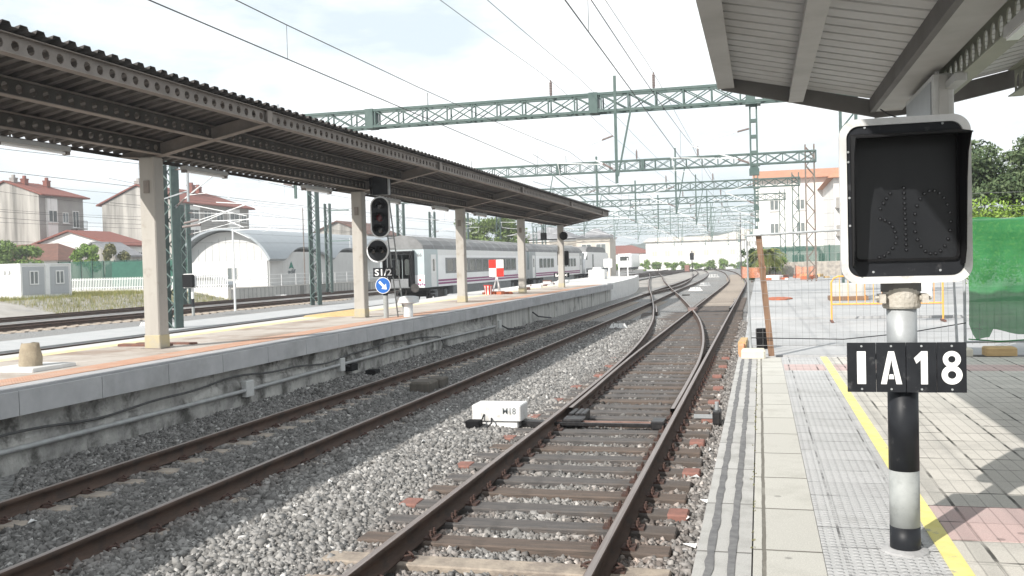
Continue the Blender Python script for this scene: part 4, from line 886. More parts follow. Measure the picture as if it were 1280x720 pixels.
for k_ in range(14):
    x_, y_ = -11.9 + random.gauss(0, .35), 42.6 + random.uniform(-.4, .8); q = MB(); s_ = random.uniform(.05, .12); q.cbox(x_ - s_ * 1.5, x_ + s_ * 1.5, y_ - s_, y_ + s_, LZ, LZ + s_ * 1.2, .008, 'brick_red'); o = q.thing('brick', 'loose red brick in the little heap under the chequered board', 'brick', (x_, y_, LZ), 'loose bricks by the warning board'); o.rotation_euler.z = random.uniform(0, 3)
for k_ in range(26):
    y_ = random.uniform(48, 68); x_ = -12.4 + random.gauss(0, .5) - (y_ - 48) * .08; s_ = random.uniform(.08, .2); q = MB(); q.cbox(x_ - s_ * 1.6, x_ + s_ * 1.6, y_ - s_, y_ + s_, LZ, LZ + s_ * .9, .02, 'concrete_white' if k_ % 3 else 'brown_rust'); o = q.thing('rubble_piece', 'broken lump of rubble strewn along the rear of the island platform', 'rubble', (x_, y_, LZ), 'rubble on the island platform'); o.rotation_euler.z = random.uniform(0, 3)
q = MB(); q.cbox(-13.3, -12.0, 74.5, 75.8, LZ, LZ + .78, .03, 'concrete_white'); q.cbox(-13.0, -12.3, 74.8, 75.5, LZ + .78, LZ + .98, .03, 'concrete_white'); q.thing('concrete_pedestal', 'squat white concrete pedestal on the island platform before the locomotive', 'pedestal', (-12.6, 75, LZ))
for k_, (x_, y_, z1_, lab) in enumerate(((-12.8, 82, 1.9, 'white post with a square plate at the island platform end'), (-12.2, 84, 1.75, 'plain white post at the island platform end, middle one'), (-12.1, 89, 1.9, 'plain white post at the tip of the island platform'))):
    q = MB(); q.box(x_ - .05, x_ + .05, y_ - .05, y_ + .05, LZ, LZ + z1_ - .2, 'white_paint')
    if k_ == 0: q.box(x_ - .45, x_ + .3, y_ - .07, y_ - .052, 1.75, 2.5, 'white_paint')
    q.thing('marker_post', lab, 'post', (x_, y_, LZ))
q = MB(); q.hull([(-12.9, 24.9, LZ), (-11.3, 25.3, LZ), (-11.3, 25.8, LZ), (-12.9, 25.4, LZ), (-12.88, 25.0, LZ + .05), (-11.5, 25.35, LZ + .20), (-11.5, 25.75, LZ + .20), (-12.88, 25.35, LZ + .05)], [(0, 1, 5, 4), (1, 2, 6, 5), (2, 3, 7, 6), (3, 0, 4, 7), (4, 5, 6, 7)], 'wood_pale'); q.thing('timber_ramp', 'low wooden ramp lying behind the second canopy post', 'ramp', (-12.2, 25.3, LZ))
q = MB(); q.cbox(-12.0, -10.9, 15.55, 15.75, LZ, LZ + .05, .01, 'brown_rust'); q.cbox(-11.9, -10.6, 15.95, 16.1, LZ, LZ + .04, .01, 'brown_rust'); q.thing('plank', 'dark planks lying at the foot of the first canopy post', 'plank', (-11.4, 15.7, LZ))

# ================================================================ THINGS ON THE BALLAST
pm = root('point_machine', 'white box shaped point motor marked M18 beside the near track', 'point machine', (-3.78, 13.45, -.17))
q = MB(); q.cbox(-4.16, -3.42, 13.25, 13.70, -.06, .17, .015, 'white_metal'); cv = q.part('cover', pm)
q = MB(); q.cbox(-4.10, -3.48, 13.29, 13.66, -.17, -.062, .01, 'white_paint'); q.part('base', pm)
q = MB(); put_text(q, 'M18', -3.59, .085, 13.247, .20, .095, 'logo_grey', bold=.006); q.part('lettering', cv)
q = MB(); q.cbox(-4.2, -3.98, 13.02, 13.20, -.12, -.03, .015, 'black_flat'); q.bar((-4.09, 13.1, -.12), (-4.09, 13.1, -.19), .06, .06, 'black_flat'); q.tube([(-4.0, 13.2, -.05), (-3.97, 13.24, .04)], .01, 'black_flat', 6); q.part('cable_box', pm)
q = MB(); q.tube([(-3.86, 13.24, -.02), (-3.84, 13.17, -.08), (-3.9, 13.1, -.14), (-4.0, 13.08, -.16)], .013, 'cable_black', 6); q.part('cable', pm)
q = MB(); q.cbox(-3.45, -3.05, 13.38, 13.52, -.15, -.08, .01, 'grease'); q.bar((-3.1, 13.45, -.12), (-1.3, 13.45, -.12), .05, .04, 'grease'); q.bar((-3.1, 13.62, -.12), (-1.3, 13.62, -.12), .04, .04, 'rail_worn'); q.part('throw_rod', pm)
q = MB()
for xx in (-2.80, -2.70, -2.62): q.cbox(xx - .035, xx + .035, 13.85, 14.35, -.17, -.03, .015, 'grease')
q.cbox(-2.86, -2.56, 13.5, 13.86, -.17, -.06, .02, 'grease'); q.thing('switch_lock', 'black greasy lock fittings beside the left rail at the tip of the points', 'track equipment', (-2.7, 13.8, -.17))
q = MB(); q.cbox(-1.55, -1.35, 13.4, 13.75, -.17, -.06, .02, 'grease'); q.thing('switch_lock', 'black greasy lock block beside the right hand rail at the points', 'track equipment', (-1.45, 13.6, -.17))
q = MB(); q.bar((-1.0, 14.3, -.12), (-.62, 14.3, -.12), .06, .05, 'galv'); q.cbox(-.72, -.6, 14.1, 14.5, -.2, -.02, .02, 'grease'); q.lathe([(.03, -.02), (.03, .10)], -.66, 14.3, 'galv', 8); q.thing('switch_detector', 'metal detector fitting at the sleeper ends by the platform kerb', 'track equipment', (-.66, 14.3, -.2))
def fouling(x, y, s, label, rz_=0):
    q = MB(); w_, h_ = .34 * s, .17 * s
    for k_ in range(4):
        xa = x - w_ + k_ * w_ * .52; q.prism([(xa, -.17), (xa + w_ * .42, -.17), (xa + w_ * .42 - (.10 * s if k_ == 3 else 0), -.17 + h_), (xa + (.10 * s if k_ == 0 else 0), -.17 + h_)], y - .05, y + .05, 'white_paint')
    q.box(x - w_ - .02, x + w_ + .04, y - .07, y + .07, -.18, -.128, 'white_paint')
    q.thing('fouling_marker', label, 'track marker', (x, y, -.18), 'white fouling point markers')
fouling(-4.97, 33.7, 1.0, 'white slotted marker lying on the ballast left of the points')
fouling(-4.85, 74, 1.5, 'white slotted marker between the tracks farther on, lower one'); fouling(-4.9, 88, 1.5, 'white slotted marker between the tracks farther on, upper one')
fouling(-26.9, 37, 1.3, 'white slotted marker beside the far siding')
fouling(-6.0, 128, 2.2, 'small white slotted marker far down the line')
q = MB(); q.cbox(-5.1, -4.6, 64, 64.4, -.17, -.09, .02, 'under'); q.thing('track_box', 'dark low cover plate on the ballast below the white markers', 'box', (-4.85, 64, -.17))

# ================================================================ TRAIN on the rear track
TX, TW = -20.82, 1.42
def body_poly(w=TW, z0=.98): return [(TX + w, z0), (TX + w, 3.05), (TX + w - .03, 3.3), (TX - w + .03, 3.3), (TX - w, 3.05), (TX - w, z0)]
def roof_poly(w=TW):
    return [(TX + w - .03, 3.302), (TX + w - .12, 3.55), (TX + w - .4, 3.85), (TX + .55, 4.08), (TX, 4.16), (TX - .55, 4.08), (TX - w + .4, 3.85), (TX - w + .12, 3.55), (TX - w + .03, 3.302)]
def wheelset(par, y, r=.46):
    q = MB()
    for sx in (-1, 1): q.lathe([(r * .3, TX + sx * .87 - .06), (r, TX + sx * .87 - .055), (r, TX + sx * .87 + .055), (r * .3, TX + sx * .87 + .06)], y, .455, 'under', 18, axis='x')
    q.lathe([(.08, TX - .8), (.08, TX + .8)], y, .455, 'under', 8, axis='x'); return q.part('wheelset', par)
def bogie(par, y):
    q = MB()
    for sx in (-1, 1): q.prism([(y - 1.75, .42), (y - 1.75, .62), (y - .5, .78), (y + .5, .78), (y + 1.75, .62), (y + 1.75, .42), (y + .9, .38), (y + .4, .3), (y - .4, .3), (y - .9, .38)], TX + sx * 1.10 - .06, TX + sx * 1.10 + .06, 'under', axis='x')
    q.box(TX - 1.0, TX + 1.0, y - .3, y + .3, .45, .75, 'under')
    for dy in (-.9, .9): q.lathe([(.14, .3), (.14, .75)], TX + 1.18, y + dy, 'skirt', 8)
    bg_ = q.part('bogie', par)
    for dy in (-1.25, 1.25): wheelset(bg_, y + dy)
SXD = TX + TW
def window_row(par, ys_, z0, z1, wd, mat='glass_dark', frame='train_band'):
    for y in ys_:
        q = MB(); q.ring(rrect(y, y + wd, z0, z1, .07, 3), rrect(y + .04, y + wd - .04, z0 + .04, z1 - .04, .05, 3), SXD + .006, SXD + .016, frame, axis='x'); f = q.part('window', par)
        q = MB(); q.prism(rrect(y + .038, y + wd - .038, z0 + .038, z1 - .038, .05, 3), SXD + .004, SXD + .009, mat, axis='x'); q.part('pane', f)
def coach(y0, label, windows, first):
    y1 = y0 + 26.0; t = root('passenger_coach', label, 'railway coach', (TX, y0, 0), 'coaches on the rear track')
    q = MB(); q.prism(body_poly(), y0 + .25, y1 - .25, 'train_white')
    q.prism(body_poly(TW + .004), y0 + .12, y0 + 2.55, 'train_pale' if first else 'train_grey'); q.prism(body_poly(TW + .004), y1 - 2.2, y1 - .12, 'train_grey'); q.part('body', t)
    q = MB(); q.prism(roof_poly(TW + .005), y0 + .1, y1 - .1, 'train_roof')
    for k_ in range(1, 13): yy = y0 + 2 * k_; q.prism([(x, z + .008) for x, z in roof_poly(TW + .012)], yy, yy + .05, 'train_grey')
    q.part('roof', t)
    q = MB(); q.box(SXD - .02, SXD + .003, y0 + 2.56, y1 - 2.21, 2.95, 3.29, 'white_paint'); q.part('cantrail', t)
    q = MB()
    for z0, z1 in ((1.30, 1.42), (1.12, 1.24)): q.box(SXD, SXD + .006, y0 + 2.56, y1 - 2.21, z0, z1, 'train_purple')
    q.box(SXD, SXD + .0055, y0 + 4.0, y1 - 4.0, 1.78, 2.78, 'train_band') if first else None
    q.part('stripe', t)
    q = MB(); q.box(SXD - .5, SXD - .04, y0 + 5.6, y1 - 5.6, .42, .975, 'skirt'); q.box(TX - TW + .04, TX - TW + .5, y0 + 5.6, y1 - 5.6, .42, .975, 'skirt'); q.box(TX - 1, TX + 1, y0 + .4, y1 - .4, .8, .975, 'under'); q.part('skirt', t)
    for yd, nm in ((y0 + 1.25, 1), (y1 - 2.0, 2)):
        q = MB(); q.box(SXD, SXD + .018, yd, yd + .95, 1.0, 2.98, 'white_paint'); d = q.part('door', t)
        q = MB(); q.prism(rrect(yd + .32, yd + .63, 1.95, 2.7, .06, 3), SXD + .016, SXD + .024, 'glass_dark', axis='x'); q.part('pane', d)
        q = MB(); q.box(SXD - .1, SXD + .06, yd + .05, yd + .9, .55, .6, 'skirt'); q.box(SXD - .1, SXD + .06, yd + .05, yd + .9, .78, .82, 'skirt'); q.part('door_step', t)
    window_row(t, windows(y0), 1.86, 2.72, 1.3)
    for dy in (3.6, 22.4): bogie(t, y0 + dy)
    # end wall: gangway with bellows, white doors
    q = MB(); yb = y0 + .1
    q.prism([(TX - 1.40, 1.0), (TX - .80, 1.0), (TX - .80, 3.28), (TX - 1.40, 3.28)], yb + .003, yb + .16, 'train_grey'); q.prism([(TX + .80, 1.0), (TX + 1.41, 1.0), (TX + 1.41, 1.75), (TX + .80, 1.75)], yb + .002, yb + .16, 'train_white'); q.prism([(TX + .80, 1.752), (TX + 1.41, 1.752), (TX + 1.41, 3.28), (TX + .80, 3.28)], yb + .002, yb + .16, 'train_pale'); q.box(TX - .8, TX + .8, yb + .13, yb + .16, 3.0, 3.27, 'train_grey'); q.part('end_wall', t)
    q = MB(); fr = [(TX - .8, 1.0), (TX + .8, 1.0), (TX + .8, 3.2), (TX - .8, 3.2)]; fi = [(TX - .58, 1.05), (TX + .58, 1.05), (TX + .58, 3.0), (TX - .58, 3.0)]
    q.ring(fr, fi, yb - .35, yb + .16, 'black_flat'); q.box(TX - .8, TX + .8, yb - .38, yb + .1, 3.2, 3.26, 'train_grey'); q.part('gangway_bellows', t)
    q = MB()
    for sx in (-1, 1): q.box(TX + sx * .29 - .28, TX + sx * .29 + .28, yb + .02, yb + .12, 1.06, 2.98, 'white_paint')
    dd = q.part('gangway_door', t)
    for sx in (-1, 1): q = MB(); q.prism(rrect(TX + sx * .30 - .14, TX + sx * .30 + .14, 1.75, 2.72, .12, 4), yb + .012, yb + .0195, 'glass_dark'); q.part('pane', dd)
    q = MB(); q.box(TX - .62, TX + .62, yb - .45, yb - .05, 1.0, 1.05, 'skirt'); q.box(TX - .55, TX + .55, yb - .47, yb - .44, 1.05, 1.55, 'train_band'); q.part('gangway_footplate', t)
    q = MB()
    for sx in (-1, 1): q.lathe([(.09, yb - .5), (.09, yb), (.07, yb + .1)], TX + sx * .98, .98, 'under', 10, axis='y'); q.lathe([(.26, yb - .53), (.27, yb - .5)], TX + sx * .98, .98, 'under', 14, axis='y')
    q.tube([(TX - .2, yb - .1, .9), (TX - .2, yb - .35, .6), (TX - .1, yb - .35, .35)], .03, 'under', 6); q.tube([(TX + .3, yb - .1, .9), (TX + .32, yb - .4, .55), (TX + .5, yb - .2, .35)], .03, 'under', 6); q.box(TX - .08, TX + .08, yb - .45, yb, .85, 1.0, 'under'); q.part('buffers', t)
    if first:
        q = MB(); put_text(q, '66', TX + 1.12, 2.95, yb - .004, .3, .2, 'train_band', bold=.02); q.part('lettering', t)
        q = MB()
        for k_ in range(5): q.prism(circ(TX + .9 + .12 * k_, 1.16 + .05 * (k_ % 2), .055, 10), yb - .004, yb + .001, 'train_purple')
        q.part('emblem', t); q = MB(); q.lathe([(.07, yb), (.06, yb - .05)], TX + 1.12, 1.45, 'red_paint', 10, axis='y'); q.part('tail_lamp', t)
    return t
coach(53.0, 'white passenger coach with purple stripes and dark window band, nearest on the rear track', lambda y: [y + 4.3 + 1.62 * k for k in range(11)], True)
coach(79.5, 'second white passenger coach, with separate windows, ahead of the nearer one', lambda y: [y + 4.0 + 1.62 * k for k in (0, 1, 2, 3, 6, 7, 8, 9, 10)], False)
lc = root('locomotive', 'pale diesel locomotive with grey roof at the head of the coaches', 'locomotive', (TX, 106.3, 0)); ly0, ly1 = 106.3, 125.5
q = MB(); q.prism([(ly0 + .4, .95), (ly1 - .8, .95), (ly1 - .2, 1.5), (ly1 - .9, 2.5), (ly1 - 2.2, 3.45), (ly0 + 2.0, 3.45), (ly0 + .5, 2.5), (ly0 + .1, 1.5)], TX - TW, TX + TW, 'train_white', axis='x'); q.part('body', lc)
q = MB(); q.prism([(ly0 + 2.1, 3.452), (ly1 - 2.3, 3.452), (ly1 - 3.2, 3.95), (ly1 - 6, 4.15), (ly0 + 4, 4.15), (ly0 + 2.8, 3.9)], TX - 1.2, TX + 1.2, 'train_roof', axis='x'); q.part('roof', lc)
q = MB(); q.box(SXD, SXD + .01, ly0 + 1.0, ly1 - 1.2, 1.1, 1.55, 'skirt'); q.box(SXD, SXD + .012, ly0 + 5.2, ly0 + 6.2, 1.6, 3.2, 'train_band'); q.part('side_grille', lc)
q = MB(); q.prism([(ly0 + .95, 2.55), (ly0 + 1.9, 2.55), (ly0 + 1.9, 3.15), (ly0 + 1.6, 3.15)], SXD, SXD + .012, 'glass_dark', axis='x'); q.part('cab_window', lc)
q = MB(); q.hull([(TX - 1.2, ly0 + .55, 2.58), (TX + 1.2, ly0 + .55, 2.58), (TX + 1.1, ly0 + 1.75, 3.30), (TX - 1.1, ly0 + 1.75, 3.30), (TX - 1.2, ly0 + .50, 2.6), (TX + 1.2, ly0 + .50, 2.6), (TX + 1.1, ly0 + 1.70, 3.33), (TX - 1.1, ly0 + 1.70, 3.33)], [(0, 1, 2, 3), (7, 6, 5, 4), (0, 4, 5, 1), (1, 5, 6, 2), (2, 6, 7, 3), (3, 7, 4, 0)], 'glass_dark'); q.part('windscreen', lc)
q = MB(); q.box(TX - 1.1, TX + 1.1, ly0 + 6, ly1 - 6, .35, .95, 'under'); q.part('fuel_tank', lc)
for dy in (3.8, 15.4): bogie(lc, ly0 + dy)

# second white rail vehicle far off
wg = root('rail_wagon', 'small white rail vehicle standing alone beyond the locomotive', 'rail vehicle', (-27.8, 205, 0)); TXs = TX
q = MB(); q.cbox(-29.3, -26.3, 200, 214, 1.0, 3.9, .25, 'train_white'); q.part('body', wg); q = MB(); q.box(-29.0, -26.6, 200.3, 213.7, .45, .99, 'under'); q.part('underframe', wg)
q = MB(); q.box(-28.8, -26.9, 199.98, 200.0, 2.4, 3.3, 'glass_dark'); q.part('windscreen', wg)

# ================================================================ OVERHEAD STRUCTURES
def lattice_beam(b, y, x0, x1, zb, dep, wid, mat, bay=.95):
    for yy in (y - wid / 2, y + wid / 2):
        for z in (zb + .05, zb + dep - .05): b.bar((x0, yy, z), (x1, yy, z), .08, .085, mat)
        n = max(1, int((x1 - x0) / bay)); p = (x1 - x0) / n
        for i in range(n + 1):
            x = x0 + i * p; b.bar((x, yy, zb + .1), (x, yy, zb + dep - .1), .05, .055, mat, (0, 1, 0))
            if i < n:
                b.bar((x + .04, yy + .012, zb + .1), (x + p - .04, yy + .012, zb + dep - .1), .04, .012, mat, (0, 1, 0)); b.bar((x + .04, yy - .012, zb + dep - .1), (x + p - .04, yy - .012, zb + .1), .04, .012, mat, (0, 1, 0))
    n = max(1, int((x1 - x0) / (bay * 2)))
    for i in range(n + 1):
        x = x0 + (x1 - x0) * i / n
        for z in (zb + .045, zb + dep - .045): b.bar((x, y - wid / 2 + .05, z), (x, y + wid / 2 - .05, z), .06, .05, mat)
def lattice_post(b, x, y, z0, z1, w, mat, d=None, zig=.42, core='green_dark'):
    d = d or w
    for sx in (-1, 1):
        b.box(x + sx * w / 2 - .035, x + sx * w / 2 + .035, y - d / 2, y + d / 2, z0, z1, mat)
    n = int((z1 - z0 - .3) / zig)
    for i in range(n):
        a, c = z0 + .2 + i * zig, z0 + .2 + (i + 1) * zig; s = 1 if i % 2 else -1
        for yy in (y - d / 2 + .008, y + d / 2 - .008): b.bar((x - s * (w / 2 - .03), yy, a), (x + s * (w / 2 - .03), yy, c), .05, .012, mat, (0, 1, 0))
    b.box(x - w / 2 - .08, x + w / 2 + .08, y - d / 2 - .08, y + d / 2 + .08, z0 - .1, z0 + .04, mat)
def cantilever(par, px, y, xw, zt=6.75, zl=5.55, zm=6.25, zc=5.3):
    s = 1 if xw > px else -1; q = MB()
    q.tube([(px + s * .05, y, zl), (px + s * .45, y, zl + (zm - zl) * .45 / abs(xw - px))], .038, 'insulator', 7); q.tube([(px + s * .05, y, zt), (px + s * .45, y, zt - (zt - zm) * .35 / abs(xw - px))], .034, 'insulator', 7)
    q.tube([(px + s * .4, y, zl + (zm - zl) * .4 / abs(xw - px)), (xw, y, zm)], .028, 'galv_white', 6); q.tube([(px + s * .4, y, zt - (zt - zm) * .3 / abs(xw - px)), (xw, y, zm + .06)], .02, 'galv_white', 6)
    mxx = px + (xw - px) * .3; zmx = zl + (zm - zl) * .3
    q.tube([(mxx, y, zmx - .02), (xw + s * .75, y, zmx + .12)], .018, 'galv_white', 6); q.tube([(xw + s * .7, y, zmx + .1), (xw + s * .62, y, zc + .12), (xw, y, zc + .02)], .012, 'galv_white', 5)
    q.bar((px + s * .03, y - .06, zl - .05), (px + s * .03, y + .06, zl + .05), .08, .1, 'galv', (0, 1, 0)); q.part('cantilever', par)
def insul(b, x, y, z, h=.62):
    pr = [(.03, 0), (.03, .08)] ; k = .08
    while k < h - .08: pr += [(.065, k), (.04, k + .04)]; k += .06
    pr += [(.03, h - .04), (.03, h)]; b.lathe(pr, x, y, 'insulator', 8, z0=z)
G = [  # y, xl, xr, zb, label
    (34, -23.9, 3.35, 7.62, 'nearest green lattice overhead portal spanning the tracks, just past the points'),
    (59, -29.9, 3.35, 7.85, 'second green lattice overhead portal, ending on a reddish post at the building site'),
    (78, -31, 3.2, 7.85, 'third lattice overhead portal from the viewer'),
    (97, -31, 2.6, 7.9, 'fourth lattice overhead portal from the viewer'),
    (118, -33, 1.9, 7.9, 'fifth lattice overhead portal, paler with distance'),
    (142, -34, .8, 7.9, 'sixth lattice overhead portal, paler with distance'),
    (170, -36, -1, 7.9, 'seventh lattice overhead portal, far down the line'),
    (204, -39, -4, 7.9, 'farthest lattice overhead portal, by the pale buildings')]
def trackx(y): return float(np.interp(y, farL[:, 1], farL[:, 0])) + .87 if y > 41 else -2.1
def t2x(y): return float(np.interp(y, t2L[:, 1], t2L[:, 0])) + .87
for gi, (y, xl, xr, zb, lab) in enumerate(G):
    g_ = root('overhead_portal', lab, 'gantry', (xr - .6, y, PZ - .3), 'overhead line portals across the tracks')
    mt_ = 'green_steel' if gi < 4 else 'steel_grey_green'; dep = .72  # far portals take a paler steel, distance haze put into the colour
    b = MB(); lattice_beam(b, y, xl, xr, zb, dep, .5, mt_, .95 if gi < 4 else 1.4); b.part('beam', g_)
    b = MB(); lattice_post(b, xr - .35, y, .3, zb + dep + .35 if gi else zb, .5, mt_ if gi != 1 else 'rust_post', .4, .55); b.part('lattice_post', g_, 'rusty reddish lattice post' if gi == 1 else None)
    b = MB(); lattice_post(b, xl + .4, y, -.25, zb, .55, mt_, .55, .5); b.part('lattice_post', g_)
    tx, t2_ = trackx(y), t2x(y); sh = tx + 2.1
    # ladder drop post for the near track, round drop post with brace for the second
    b = MB(); x = -.12 + sh
    for sx in (-.11, .11): b.box(x + sx - .03, x + sx + .03, y - .09, y + .09, 5.2, zb - .002, mt_)
    for k_ in range(5): b.box(x - .08, x + .08, y - .085, y + .085, 5.3 + k_ * .55, 5.42 + k_ * .55, mt_)
    b.box(x - .17, x + .17, y - .16, y + .16, 5.12, 5.35, mt_); b.box(x - .26, x + .26, y - .3, y + .3, zb - .06, zb - .001, mt_); b.part('drop_post', g_)
    cantilever(g_, x - .1, y, tx - .15 * (-1) ** gi)
    b = MB(); x = -4.9 + sh; b.box(x - .05, x + .05, y - .31, y - .25, 5.05, zb + dep + .55, mt_); b.bar((x + .55, y - .28, zb), (x + .05, y - .28, 5.3), .06, .06, mt_); b.part('drop_post', g_)
    cantilever(g_, x - .05, y - .28, t2_ + .15 * (-1) ** gi)
    b = MB(); x = -17.6; b.box(x - .05, x + .05, y - .31, y - .25, 5.05, zb + .5, mt_); b.bar((x + .7, y - .28, zb), (x + .05, y - .28, 5.6), .06, .06, mt_); b.part('drop_post', g_); cantilever(g_, x - .05, y - .28, TX + .2)
    if gi >= 1:
        b = MB(); x = -9.8 + sh; b.box(x - .06, x + .06, y - .31, y - .25, 5.4, zb + dep + .3, mt_); b.part('drop_post', g_)
        cantilever(g_, x - .05, y - .28, -11.9 + sh)
        b = MB(); b.bar((-12.6 + sh, y - .3, zb), (-10.4 + sh, y - .3, 6.0), .07, .07, mt_); b.bar((-12.6 + sh, y - .3, zb), (-12.9 + sh, y - .3, 6.4), .05, .05, mt_); b.part('brace', g_)
    for x in (-7.3, -3.54): b = MB(); insul(b, x + sh, y, zb + dep + .001); b.part('insulator', g_)
    for k_ in range(3 if gi else 2): x = xl + 5.5 + k_ * 6.3; b = MB(); b.tube([(x, y, zb + dep), (x, y, zb + dep + .5)], .03, 'galv', 6); b.part('pole_cap', g_)
    if gi == 1:
        for x in (-12.3, -6.9): b = MB(); b.box(x - .1, x + .1, y - .3, y + .3, zb + .02, zb + dep - .02, mt_); b.part('splice_plate', g_)
    if gi == 0:
        for x in (-14.4, -5.7, -.2): b = MB(); b.box(x - .16, x + .16, y - .31, y + .31, zb - .012, zb + dep + .012, 'green_steel' if x > -10 else mt_); b.part('splice_plate', g_)
# free standing lattice masts on the left
def mast(x, y, h, w, label, arms=()):
    m_ = root('lattice_mast', label, 'mast', (x, y, -.1), 'free standing masts left of the platforms')
    b = MB(); lattice_post(b, x, y, -.1, h, w, 'green_steel', w, w * 1.1); b.part('mast_body', m_)
    for z, l in arms: b = MB(); b.bar((x, y, z), (x + l, y, z), .1, .12, 'steel_grey_green'); b.tube([(x + l, y, z + .25), (x + l, y, z - .7)], .03, 'galv_white', 6); b.part('side_arm', m_)
    return m_
mast(-41, 85, 8.7, .5, 'slim green lattice mast with two short arms before the arched building', ((8.0, 2.3), (5.0, 2.3)))
m_ = mast(-40.2, 60, 7.2, .5, 'green lattice mast carrying white brackets, just right of the near portal leg')
cantilever(m_, -40.0, 60, -34.0, 6.6, 5.0, 6.2, 5.0); 
m5 = mast(-30.5, 86, 7.6, .5, 'green lattice mast standing behind the second cream post'); m6 = mast(-30.5, 110, 8.2, .5, 'green lattice mast standing behind the train roof'); mast(-29, 128, 8.6, .5, 'green lattice mast far behind the train, by the willow')
cantilever(m5, -30.3, 86, -26.5); cantilever(m6, -30.3, 110, -26.5)
b = MB(); b.lathe([(.06, -.1), (.05, 8.6)], -45.2, 88, 'rust_post', 8); b.thing('slim_pole', 'thin dark red pole before the arched building', 'pole', (-45.2, 88, -.1))
b = MB(); b.lathe([(.07, -.1), (.05, 4.8)], -30.3, 50, 'galv_white', 10); b.tube([(-30.3, 50, 4.7), (-27.8, 50, 4.75)], .03, 'galv_white', 6); b.tube([(-30.3, 50, 4.7), (-29.2, 50, 4.2)], .025, 'galv_white', 6); b.thing('support_pole', 'slim white pole in front of the arched building gable', 'pole', (-30.3, 50, -.1))
b = MB(); b.lathe([(.05, 4.9), (.05, 9.0)], -20.6, 31, 'galv', 8); b.bar((-20.6, 31, 8.9), (-23.4, 33.7, 8.0), .05, .05, 'galv'); b.bar((-20.6, 31, 5.3), (-23.5, 33.7, 5.3), .05, .05, 'galv'); dpp = b.thing('drop_tube', 'grey steel tube bracketed beside the near portal leg', 'tube', (-20.6, 31, 4.9))
ca = root('contact_bracket', 'white tube bracket reaching out from the near portal leg', 'bracket', (-23.4, 34, 5)); cantilever(ca, -23.2, 34, -20.9, 6.5, 5.0, 6.5, 5.2)
cb = root('contact_bracket', 'spread of white tubes crossing before the arched building gable', 'bracket', (-30, 45, 4.6))
b = MB()
for p, q_ in (((-29.4, 45, 5.05), (-25.6, 45, 6.0)), ((-29.6, 45, 4.8), (-26.1, 45, 5.95)), ((-29.6, 45, 5.9), (-26.4, 45, 5.2)), ((-28.2, 45, 6.0), (-25.4, 45, 5.75)), ((-28.5, 45, 5.0), (-25.6, 45, 5.0)), ((-26, 45, 5.75), (-25.5, 45, 5.1)), ((-27.6, 45, 5.0), (-26.6, 45, 4.6)), ((-25.9, 45, 5.0), (-25.0, 45, 5.05))): b.tube([p, q_], .028, 'galv_white', 6)
b.part('tubes', cb); b = MB(); b.tube([(-30.3, 45, 4.75), (-29.2, 45, 4.85)], .07, 'insulator', 8); b.tube([(-30.2, 45, 4.95), (-29.3, 45, 5.1)], .06, 'insulator', 8); b.part('insulator', cb)
b = MB(); b.lathe([(.11, -.2), (.07, 9.2)], -2.75, 148, 'wire', 8); b.thing('slim_pole', 'thin dark pole standing right of the tracks far ahead, by the near canopy side', 'pole', (-2.75, 148, -.2))
# ---- wires
GY = [-22, 8.5 - 20] ; SUP = [-20, 34, 59, 78, 97, 118, 142, 170, 204, 240]
def wire_line(label, xf, zc=5.28, zm=6.3, sag=.55, y0=-20, y1=240, r=.0085, drop=True, start=None):
    t = root('overhead_line', label, 'overhead wire', (xf(34), 34, zc), 'overhead contact lines')
    P, Q = [], []; sup = [y for y in SUP if y0 <= y <= y1]
    for a, c in zip(sup[:-1], sup[1:]):
        n = 10
        for i in range(n): 
            u = i / n; y = a + (c - a) * u; st = .15 * (1 - 2 * u) * (-1) ** sup.index(a); s_ = 4 * u * (1 - u) * sag * min(1, (c - a) / 40)
            P.append((xf(y) + st, y, zc)); Q.append((xf(y) + st, y, zm - s_))
    b = MB(); b.tube(P, r, 'wire', 5); b.part('contact_wire', t); b = MB(); b.tube(Q, r * .9, 'wire', 5); b.part('messenger_wire', t)
    if drop:
        for k_ in range(3, len(P), 3):
            if 6 < P[k_][1] < 110: b = MB(); b.tube([P[k_], Q[k_]], .004, 'wire', 4); b.part('dropper', t)
    return t
wire_line('contact wire and messenger above the near track', trackx); wire_line('contact wire and messenger above the shaded platform track', t2x)
wire_line('contact wire and messenger above the coach track', lambda y: TX); wire_line('contact wire and messenger above the nearer far siding', lambda y: -33.5); wire_line('contact wire and messenger above the siding next to the grass', lambda y: -40.0)
wire_line('contact wire and messenger above the track behind the island platform', lambda y: -26.5, y0=34, drop=False)
wire_line('contact wire and messenger of the crossover, running left to right', lambda y: -8.2 + (y - 34) * .03 if y < 118 else -5.7 - (y - 118) * .06, y0=34, drop=False)
def feeder(label, x, z, mat='wire', r=.0085):
    b = MB(); b.tube([(x + (trackx(y) + 2.1), y, z - .5 * abs(math.sin((y - 34) / 25 * math.pi / 2)) * (1 if y < 34 else .4)) for y in np.arange(-20, 236, 4)], r, mat, 5); b.thing('feeder_wire', label, 'overhead wire', (x, 34, z), 'feeder wires on the portals')
feeder('bare feeder wire on the left insulators of the portals', -7.3, 8.98); feeder('bare feeder wire on the right insulators of the portals', -3.54, 8.98); feeder('bare feeder wire between the two insulators of the portals', -6.0, 8.75)
for k_, (xa, xb_, z) in enumerate(((-48, -46, 5.0), (-47, -45, 6.4), (-46, -47, 8.6))):
    b = MB(); b.tube([(xa, 30, z), (xa + .3, 55, z - .4), (xb_, 85, z), (xb_, 160, z + .3)], .012, 'wire', 5); b.thing('overhead_cable', ['lowest', 'middle', 'highest'][k_] + ' of the cables strung past the left apartment houses', 'overhead wire', (xa, 30, z))

